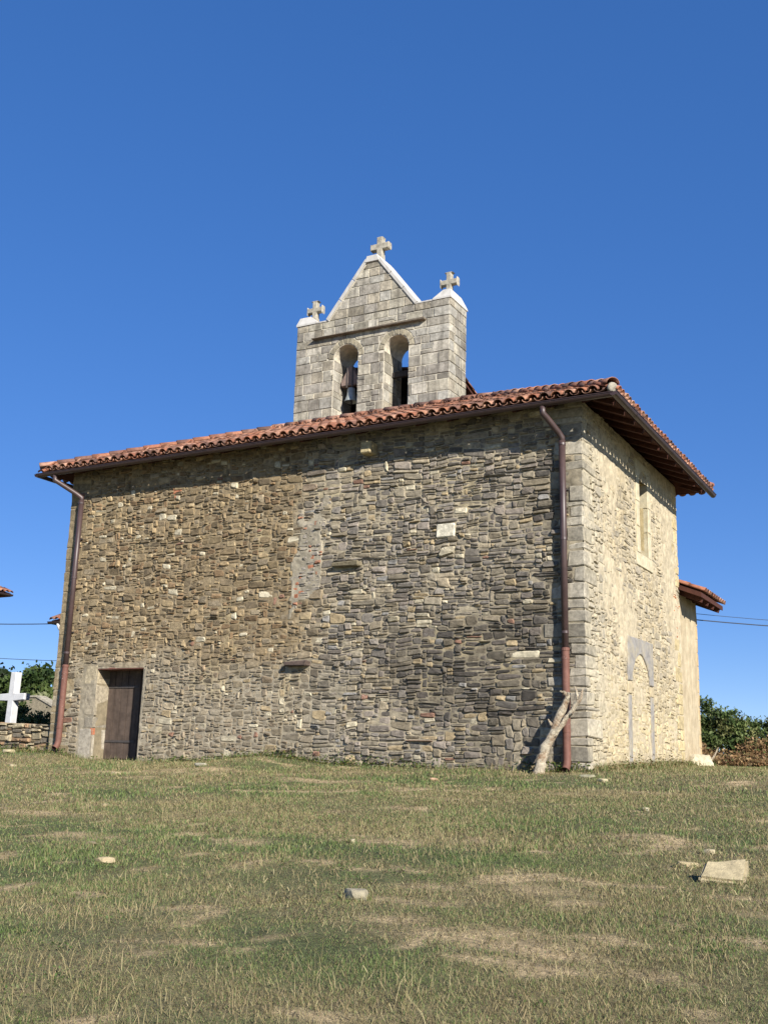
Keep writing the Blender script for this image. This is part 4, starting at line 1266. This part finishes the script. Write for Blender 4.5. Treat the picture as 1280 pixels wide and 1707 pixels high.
def plant(name, label, cat, base, blobs, n, leaf, cols, seed, group=None, trunk_r=.1, crown='crown', sprays=0):
    r = np.random.default_rng(seed); e = empty(name, base); tag(e, label, cat, group)
    bx_, by_, bz_ = base
    tm = MB(); pts_ = []; cs = []
    wts = np.array([b[3] * b[4] * b[5] for b in blobs]); wts /= wts.sum()
    cen = np.array([(b[0], b[1], b[2]) for b in blobs])
    # clumps inside each blob
    for bi, (ox, oy, oz, rx, ry, rz) in enumerate(blobs):
        nc = max(5, int(26 * wts[bi] * 3)); per = int(n * wts[bi] / nc)
        for k in range(nc):
            d = r.normal(size=3); d /= np.linalg.norm(d); rad = r.uniform(.35, 1.0) ** .6
            c = np.array((ox, oy, oz)) + d * rad * np.array((rx, ry, rz))
            cr_ = r.uniform(.18, .34) * min(rx, ry, rz) * 1.3
            q = r.normal(size=(per, 3)) * cr_ * np.array((1, 1, .75)) * .6 + c
            pts_.append(q); tint = r.uniform(.7, 1.25)
            base_c = cols[r.integers(len(cols))]
            cs.append(np.clip(base_c * tint * r.uniform(.75, 1.25, (per, 1)), .005, .6))
        tm.tube([(bx_, by_, bz_ - .1), (bx_ + ox * .4, by_ + oy * .4, bz_ + oz * .55), (bx_ + ox, by_ + oy, bz_ + oz), (bx_ + ox * 1.1, by_ + oy * 1.1, bz_ + oz + rz * .7)], [trunk_r, trunk_r * .6, trunk_r * .3, trunk_r * .1], 7)
    for k in range(sprays):
        b = blobs[r.integers(len(blobs))]; az_ = r.uniform(0, 6.28); p0 = np.array((b[0], b[1], b[2] + b[5] * .6)); L0 = r.uniform(.4, .9) * b[5]
        d = np.array((math.cos(az_) * .6, math.sin(az_) * .6, 1.0)); q = [p0 + d * L0 * t - np.array((0, 0, .5 * L0 * t * t)) for t in np.linspace(0, 1, 22)]
        q = np.repeat(np.array(q), 3, 0) + r.normal(size=(66, 3)) * .03
        pts_.append(q); cs.append(np.clip(cols[0] * r.uniform(.7, 1.2, (66, 1)), .005, .6))
    P_ = np.concatenate(pts_); C_ = np.concatenate(cs)
    V, F, C_ = leaf_cloud(P_, leaf, C_, r)
    o = bpy.data.objects.new(crown, np_mesh(crown, V, F, C_, M['leaf'])); COL.objects.link(o); o.parent = e
    tm.build('trunk', M['twig'], e, smooth=True)
    return e
GL = [lin(74, 92, 44, .9), lin(60, 80, 38, .9), lin(96, 112, 58, .9), lin(48, 64, 34, .9)]
GP = [lin(132, 142, 92, .9), lin(112, 126, 78, .9), lin(146, 150, 106, .9)]
plant('broadleaf_tree', 'dark green tree rising behind the white cemetery cross', 'tree', (-34.5, 21, 0.35), [(0, 0, 2.2, 1.7, 1.5, 1.6), (.9, 0, 2.9, 1.2, 1.2, 1.0), (-1.6, .4, 2.5, 1.5, 1.3, 1.4), (1.3, -.3, 1.5, 1.2, 1.0, 1.2), (-.2, .2, 3.3, .9, .9, .75)], 26000, .13, GL, 21, trunk_r=.16)
plant('pale_shrub', 'pale green shrub between the cemetery tree and the church corner', 'shrub', (-31.2, 19, 0.1), [(0, 0, 1.5, 1.1, 1.0, 1.2), (-.9, 0, 1.3, .9, .9, 1.0), (.9, 0, 1.1, .9, .9, .9), (.2, 0, 2.2, .6, .6, .6)], 14000, .10, GP, 22, trunk_r=.08)
plant('dark_shrub', 'low dark shrub at the foot of the white cemetery cross', 'shrub', (-18.3, 6.4, 0.1), [(0, 0, .75, .7, .5, .55), (-.9, 0, .7, .6, .5, .6), (.55, 0, .6, .45, .4, .45)], 5000, .05, GL, 23, trunk_r=.04)
plant('dark_shrub', 'ivy-like shrub left of the white cemetery cross', 'shrub', (-19.9, 6.6, 0.1), [(0, 0, .8, .7, .5, .8), (-.8, 0, .9, .6, .5, .7)], 4000, .05, GL, 24, trunk_r=.04)
GB = [lin(92, 110, 60), lin(106, 120, 68), lin(72, 90, 48), lin(128, 130, 82)]
gz = lambda x, y: float(ground(x, y))
for (x, y, h, seed, lab) in ((-.2, 11.0, 1.35, 31, 'green shrub rooted tight against the far side of the annex'), (.95, 11.6, 1.30, 32, 'rounded green shrub in the hedge under the annex wires'),
                             (2.1, 12.3, 1.2, 33, 'leafy shrub further along the hedge from the annex'), (-.9, 12.8, 1.75, 34, 'tall loose shrub sending sprays up behind the hedge'), (3.4, 12.6, 1.2, 35, 'shrub at the open end of the hedge'),
                             (1.2, 13.4, 1.45, 36, 'taller shrub standing behind the rounded one in the hedge')):
    plant('hedge_shrub', lab, 'shrub', (x, y, gz(x, y)), [(0, 0, h * .62, .62, .5, h * .38), (.45, .1, h * .52, .5, .45, h * .34), (-.45, 0, h * .55, .5, .45, h * .36)], 6500, .042, GB, seed, 'hedge beyond the annex', .05, sprays=14)
# dry bracken bank below the hedge
r = np.random.default_rng(41); n = 26000
bxs = r.uniform(-1.2, 5.0, n); bys = r.uniform(9.2, 11.0, n)
mound = .62 * np.sin(np.clip((bys - 9.0) / 2.4, 0, 1) * math.pi * .62) * (1 + .8 * fbm(bxs * 1.6, bys * 1.6, 121, 3))
bz = ground(bxs, bys) + mound * r.uniform(.25, 1.0, n) + np.abs(r.normal(0, .05, n))
BC = np.array([lin(156, 124, 86), lin(136, 106, 74), lin(174, 146, 104), lin(112, 98, 62), lin(92, 104, 56)])
V, F, C_ = leaf_cloud(np.stack([bxs, bys, bz], 1), .045, BC[r.choice(5, n, p=[.3, .28, .22, .12, .08])] * r.uniform(.7, 1.2, (n, 1)), r, .2)
o = bpy.data.objects.new('bracken', np_mesh('bracken', V, F, C_, M['leaf'])); COL.objects.link(o)
tag(o, 'dry brown bracken on the bank below the hedge', 'bracken', kind='stuff')
m_ = MB(); m_.tube([(-.12, 9.1, .28), (.02, 9.15, .48), (.10, 9.2, .66)], [.028, .022, .012], 8)
tag(m_.build('broken_branch', M['bark']), 'short pale broken branch leaning by the annex corner', 'branch')

# ------------------------------------------------------------------ dead trunk at the church corner
gz0 = gz(-.6, -.62)
tr = empty('dead_tree', (-.6, -.62, gz0)); tag(tr, 'bleached dead tree stump leaning forked beside the corner downpipe', 'tree')
def limb(name, pts_, rads, seed):
    pts_ = [(p[0] + .07, p[1], p[2]) for p in pts_]
    rr_ = np.random.default_rng(seed); P_ = []; Q_ = []
    pts_ = [Vector(p) for p in pts_]
    for i in range(len(pts_) - 1):
        for t in np.linspace(0, 1, 6)[:-1]:
            P_.append(pts_[i].lerp(pts_[i + 1], t) + Vector(rr_.normal(size=3) * .005)); Q_.append((rads[i] * (1 - t) + rads[i + 1] * t) * rr_.uniform(.95, 1.06))
    P_.append(pts_[-1]); Q_.append(rads[-1])
    m_ = MB(); m_.tube(P_, Q_, 11)
    a = np.array(m_.v); ctr = np.repeat(np.array(P_), 11, 0)
    ang = np.tile(np.arange(11), len(P_)); row = np.repeat(np.arange(len(P_)), 11)
    ridge = 1 + .20 * noise(ang * 1.7 + seed, row * .22, 500 + seed) + .10 * noise(ang * 2.9, row * .6, 520 + seed)
    a = ctr + (a - ctr) * ridge[:, None]; m_.v = [tuple(x) for x in a]
    return m_.build(name, M['bark'], tr, smooth=True)
limb('trunk', [(-.75, -.40, gz0 - .12), (-.69, -.38, .12), (-.61, -.35, .36), (-.48, -.32, .64), (-.35, -.28, .97), (-.28, -.26, 1.14), (-.25, -.25, 1.22)], [.12, .088, .078, .068, .056, .044, .03], 1)
limb('limb', [(-.50, -.34, .54), (-.33, -.33, .74), (-.18, -.33, .94), (-.04, -.33, 1.14), (.0, -.33, 1.27)], [.05, .044, .038, .03, .010], 2)
limb('limb', [(-.32, -.27, 1.04), (-.28, -.26, 1.14), (-.32, -.25, 1.22), (-.41, -.25, 1.24)], [.04, .036, .026, .010], 3)
limb('broken_stub', [(-.47, -.33, .66), (-.53, -.36, .74), (-.56, -.37, .80)], [.03, .022, .012], 5)
limb('broken_stub', [(-.24, -.33, .86), (-.16, -.38, .88), (-.13, -.40, .90)], [.022, .016, .008], 6)
limb('limb', [(-.08, -.33, 1.10), (-.10, -.33, 1.22), (-.14, -.33, 1.32)], [.026, .018, .006], 4)

# ------------------------------------------------------------------ loose rocks
rx, ry = 3.76, -8.1
big = MB(); c_ = lin(178, 164, 130); rx = 3.74
gzb = gz(rx, ry)
import bmesh
bm = bmesh.new(); bmesh.ops.create_cube(bm, size=1)
rot_ = Matrix.Rotation(R(24), 3, 'Z') @ Matrix.Rotation(R(30), 3, 'X') @ Matrix.Rotation(R(-8), 3, 'Y')
for v in bm.verts:
    p = Vector((v.co.x * .33 + v.co.y * .10, v.co.y * .25 * (1 + .3 * v.co.x), v.co.z * .13 * (1 - .4 * v.co.x)))
    v.co = rot_ @ p + Vector((rx + .0, ry + .02, gzb + .035))
bmesh.ops.bevel(bm, geom=list(bm.edges), offset=.02, segments=2, affect='EDGES')
bmesh.ops.triangulate(bm, faces=bm.faces); bmesh.ops.subdivide_edges(bm, edges=bm.edges, cuts=3, use_grid_fill=True)
for v in bm.verts: v.co += Vector([float(fbm(v.co[k] * 7 + 3, v.co[(k + 1) % 3] * 7, 400 + k, 3)) * .022 for k in range(3)])
bm.verts.index_update(); big.add([v.co[:] for v in bm.verts], [[v.index for v in f.verts] for f in bm.faces], c_); bm.free()
tag(big.build('field_rock', M['rock']), 'large squared pale block lying tilted in the grass', 'rock')
def frock(x, y, s, seed, col, label, dz=.25, rot=0.0):
    rock('field_rock', (x, y, gz(x, y) + s[2] * dz), tuple(a * .75 for a in s), seed, lin(*col), label, rot=rot)
frock(1.55, -9.85, (.155, .12, .10), 51, (170, 160, 134), 'small rounded grey stone alone in the middle grass')
frock(3.34, -7.62, (.17, .09, .06), 52, (186, 168, 128), 'flat pale stone beside the large squared block')
frock(3.36, -6.85, (.09, .06, .06), 53, (200, 186, 150), 'little pale stone uphill of the large squared block')
frock(-1.32, -9.3, (.15, .09, .07), 54, (190, 172, 134), 'flat buff stone in the greener grass below the door')
frock(-2.15, -8.6, (.12, .08, .05), 55, (176, 160, 126), 'low buff stone near the flat one below the door')
frock(-6.4, -1.5, (.22, .12, .08), 56, (178, 172, 150), 'grey stone half sunk in the turf under the patched wall seam')
frock(-7.3, -2.6, (.16, .10, .07), 57, (196, 178, 140), 'pale stone on the worn turf below the door')
frock(-1.9, -1.6, (.13, .08, .06), 58, (196, 160, 130), 'pinkish stone on the turf before the front wall')
frock(.35, -1.0, (.20, .12, .07), 59, (176, 170, 140), 'flat grey stone below the corner downpipe')
frock(.75, -1.55, (.14, .10, .08), 60, (200, 188, 150), 'pale stone lying downhill of the corner downpipe')
frock(4.55, -9.6, (.13, .09, .06), 61, (186, 168, 130), 'buff stone at the grass downhill of the squared block')
frock(.2, -7.6, (.05, .04, .05), 62, (220, 206, 170), 'tiny bright stone in the mid slope grass')
frock(2.2, -4.6, (.07, .05, .05), 63, (214, 202, 170), 'small bright stone on the slope before the blocked doorway')
frock(-4.2, -6.2, (.12, .08, .05), 64, (184, 166, 128), 'buff stone on the dry slope below the wall seam')
frock(-10.4, -2.0, (.17, .1, .06), 65, (186, 172, 140), 'pale stone below the left downpipe')
frock(-12.3, -.35, (.26, .16, .10), 66, (190, 176, 140), 'flat pale stone at the foot of the field wall')

# ------------------------------------------------------------------ weeds along the walls
r = np.random.default_rng(71); WP = []; WC = []
spots = [(-6.0, .8, .10), (-5.5, .3, .16), (-4.6, .5, .14), (-4.1, .3, .2), (-3.1, .35, .16), (-.75, .25, .25), (-.45, .2, .2), (-8.62, .06, .34), (-7.9, .4, .1), (-11.3, .3, .16), (-12.6, .8, .12), (-14, 1.0, .12), (-.2, .3, .12)]
for (x, s, h) in spots:
    k = int(150 * s / .3); px_ = r.normal(x, s, k); py_ = -.06 - np.abs(r.normal(0, .08, k)); pz = ground(px_, py_) + np.abs(r.normal(0, h * .5, k))
    WP.append(np.stack([px_, py_, pz], 1)); WC.append(np.array([lin(98, 118, 52, .9), lin(78, 98, 44, .9), lin(124, 116, 64, .9)])[r.integers(3, size=k)])
for (y, s, h) in ((1.3, .3, .16), (2.2, .3, .2), (3.0, .3, .18), (4.3, .5, .16), (5.6, .5, .14), (.5, .2, .1)):
    k = int(170 * s / .3); py_ = r.normal(y, s, k); px_ = .08 + np.abs(r.normal(0, .10, k)); pz = ground(px_, py_) + np.abs(r.normal(0, h * .5, k))
    WP.append(np.stack([px_, py_, pz], 1)); WC.append(np.array([lin(104, 112, 58, .9), lin(134, 112, 70, .9), lin(116, 96, 62, .9)])[r.integers(3, size=k)])
for _ in range(90):   # rosettes and tufts of broad-leaved weeds in the pasture
    dd = r.uniform(3.2, 14); aa = YAW + r.uniform(-.42, .42); x, y = CAM[0] + math.sin(aa) * dd, CAM[1] + math.cos(aa) * dd
    if y > -.4: continue
    k = int(r.uniform(14, 40)); sp = r.uniform(.03, .10); px_ = r.normal(x, sp, k); py_ = r.normal(y, sp, k); pz = ground(px_, py_) + np.abs(r.normal(.02, .018, k))
    WP.append(np.stack([px_, py_, pz], 1)); WC.append(np.array([lin(92, 116, 58), lin(78, 100, 50), lin(112, 122, 70)])[r.integers(3, size=k)])
V, F, C_ = leaf_cloud(np.concatenate(WP), np.concatenate([np.full(len(p), .022 if abs(p[:, 1].mean()) < .4 or p[:, 1].mean() > 0 else .010) for p in WP]), np.concatenate(WC) * r.uniform(.7, 1.2, (sum(len(p) for p in WP), 1)), r)
o = bpy.data.objects.new('weeds', np_mesh('weeds', V, F, C_, M['leaf'])); COL.objects.link(o)
tag(o, 'low weeds growing along the foot of the walls', 'weeds', kind='stuff')

# ------------------------------------------------------------------ grass
def blades(x, y, h, wd, lean, col, r):
    n = len(x); z = ground(x, y) - .006
    a = r.uniform(0, 2 * math.pi, n); ax = np.stack([np.cos(a), np.sin(a), np.zeros(n)], 1)
    l = r.uniform(0, 2 * math.pi, n); ld = np.stack([np.cos(l), np.sin(l), np.zeros(n)], 1)
    B = np.stack([x, y, z], 1); w = (wd / 2)[:, None]; H = h[:, None]; le = lean[:, None]
    up_ = np.array((0, 0, 1.0))
    mid = B + up_ * H * .55 * np.sqrt(np.clip(1 - (le * .6) ** 2, .05, 1)) + ld * H * le * .35
    tip = B + up_ * H * np.sqrt(np.clip(1 - le ** 2, .02, 1)) + ld * H * le
    V = np.stack([B - ax * w, B + ax * w, mid + ax * w * .8, mid - ax * w * .8, tip], 1)
    base = np.arange(n)[:, None] * 5
    T3 = np.concatenate([base + np.array((0, 1, 2)), base + np.array((0, 2, 3)), base + np.array((3, 2, 4))], 1).reshape(-1, 3)
    return V.reshape(-1, 3), T3, np.repeat(col, 5, 0)
r = np.random.default_rng(81)
def sector(n, d0, d1, half=R(27)):
    d = np.sqrt(r.uniform(d0 * d0, d1 * d1, n)); a = YAW + r.uniform(-half, half, n)
    return CAM[0] + np.sin(a) * d, CAM[1] + np.cos(a) * d, d
def outside(x, y):
    inside = (x > -L_ - .05) & (x < .04) & (y > -.03) & (y < 8.0)
    return ~inside & (y < 13) & ~((x < -L_) & (y > LWY - .02))
GG = np.array([lin(114, 130, 74), lin(106, 122, 68), lin(126, 138, 84), lin(98, 116, 64), lin(116, 136, 88)])
GD = np.array([lin(160, 148, 108), lin(150, 138, 100), lin(174, 162, 122), lin(138, 126, 88), lin(158, 140, 106)])
parts = []
off = 0
def emit(x, y, h, wd, lean, col):
    global off
    V, T3, C_ = blades(x, y, h, wd, lean, col, r); parts.append((V, T3 + off, C_)); off += len(V)
for (d0, d1, dens, hs, ws) in ((2.2, 6.5, 12500, .46, .0027), (6.5, 10, 6500, .55, .0038), (10, 15, 2400, .8, .0066), (15, 27, 800, .95, .010)):
    n = int(dens * .5 * 2 * R(27) * (d1 * d1 - d0 * d0)); x, y, d = sector(n, d0, d1)
    clump = .5 + .7 * fbm(x * 3.2, y * 3.2, 131, 3)
    keep = outside(x, y) & (r.random(n) > bare(x, y) * .95) & (r.random(n) < .35 + clump)
    x, y = x[keep], y[keep]; n = len(x)
    dry = np.clip(dryness(x, y) * .95 + .06, 0, 1)
    isdry = r.random(n) < (.08 + .58 * dry)
    col = np.where(isdry[:, None], GD[r.integers(5, size=n)], GG[r.integers(5, size=n)]) * r.uniform(.88, 1.22, (n, 1))
    tall = .6 + .9 * np.clip(.5 + fbm(x * 1.1, y * 1.1, 141, 3), 0, 1)
    emit(x, y, hs * .042 * tall * r.uniform(.55, 1.5, n), ws * r.uniform(.7, 1.3, n), r.uniform(.2, .95, n), col)
# flattened straw
for (d0, d1, dens, ws) in ((2.2, 8, 900, .004), (8, 15, 420, .007), (15, 24, 160, .010)):
    n = int(dens * .5 * 2 * R(27) * (d1 * d1 - d0 * d0)); x, y, d = sector(n, d0, d1); keep = outside(x, y) & (r.random(n) < .25 + .75 * np.maximum(dryness(x, y), bare(x, y)))
    x, y = x[keep], y[keep]; n = len(x)
    emit(x, y, r.uniform(.05, .11, n), ws * r.uniform(.6, 1.2, n), r.uniform(.9, .99, n), GD[r.integers(5, size=n)] * r.uniform(.85, 1.25, (n, 1)))
# tall dry stalks in loose patches
n = 15000; x, y, d = sector(n, 2.4, 15)
pt = fbm(x * .7, y * .9, 151, 3) + .35 * sstep(-9, -13, y)
keep = outside(x, y) & (pt > .12) & (r.random(n) < .8) & (y < -1.0); x, y, d = x[keep], y[keep], d[keep]; n = len(x)
emit(x, y, r.uniform(.08, .2, n) * (.7 + .5 * sstep(9, 4, d)), (.0016 + .00024 * d) * r.uniform(.7, 1.2, n), r.uniform(.05, .6, n), GD[r.integers(5, size=n)] * r.uniform(.95, 1.3, (n, 1)))
# longer grass left standing against the walls and round the stones
n = 5200; x = r.uniform(-L_ - 4, .3, n); y = np.where(x < -L_, LWY, 0) - .05 - np.abs(r.normal(0, .09, n)); k_ = r.random(n) < .35 + .6 * fbm(x * 1.4, y * 0, 161, 3); x, y = x[k_], y[k_]; n = len(x)
emit(x, y, r.uniform(.05, .17, n), np.full(n, .008), r.uniform(.1, .7, n), np.where((r.random(n) < .5)[:, None], GD[r.integers(5, size=n)], GG[r.integers(5, size=n)]))
n = 2600; y = r.uniform(.1, 8.2, n); x = .06 + np.abs(r.normal(0, .10, n)); emit(x, y, r.uniform(.05, .2, n), np.full(n, .009), r.uniform(.1, .7, n), np.where((r.random(n) < .6)[:, None], GD[r.integers(5, size=n)], GG[r.integers(5, size=n)]))
for ob in [o_ for o_ in bpy.data.objects if o_.name.startswith('field_rock')]:
    d_ = ob.dimensions if ob.dimensions.x else Vector((.2, .2, .1)); q_ = np.array([v.co[:] for v in ob.data.vertices]); hx, hy = np.ptp(q_[:, 0]) / 2, np.ptp(q_[:, 1]) / 2
    n = int(60 + 500 * (hx + hy)); a_ = r.uniform(0, 6.283, n); k_ = r.uniform(.85, 1.25, n); emit(ob.location.x + np.cos(a_) * hx * k_, ob.location.y + np.sin(a_) * hy * k_, r.uniform(.03, .075, n), np.full(n, .0042), r.uniform(.1, .7, n), np.where((r.random(n) < .45)[:, None], GD[r.integers(5, size=n)], GG[r.integers(5, size=n)]))
V = np.concatenate([p[0] for p in parts]); T3 = np.concatenate([p[1] for p in parts]); C_ = np.concatenate([p[2] for p in parts])
o = bpy.data.objects.new('grass', np_mesh('grass', V, T3, C_, M['grass'])); COL.objects.link(o)
tag(o, 'short dry pasture grass with tall straw stalks', 'grass', kind='stuff')
print('stones', len(rects), len(srects), 'tiles', len(tile_list), 'grass tris', len(T3))
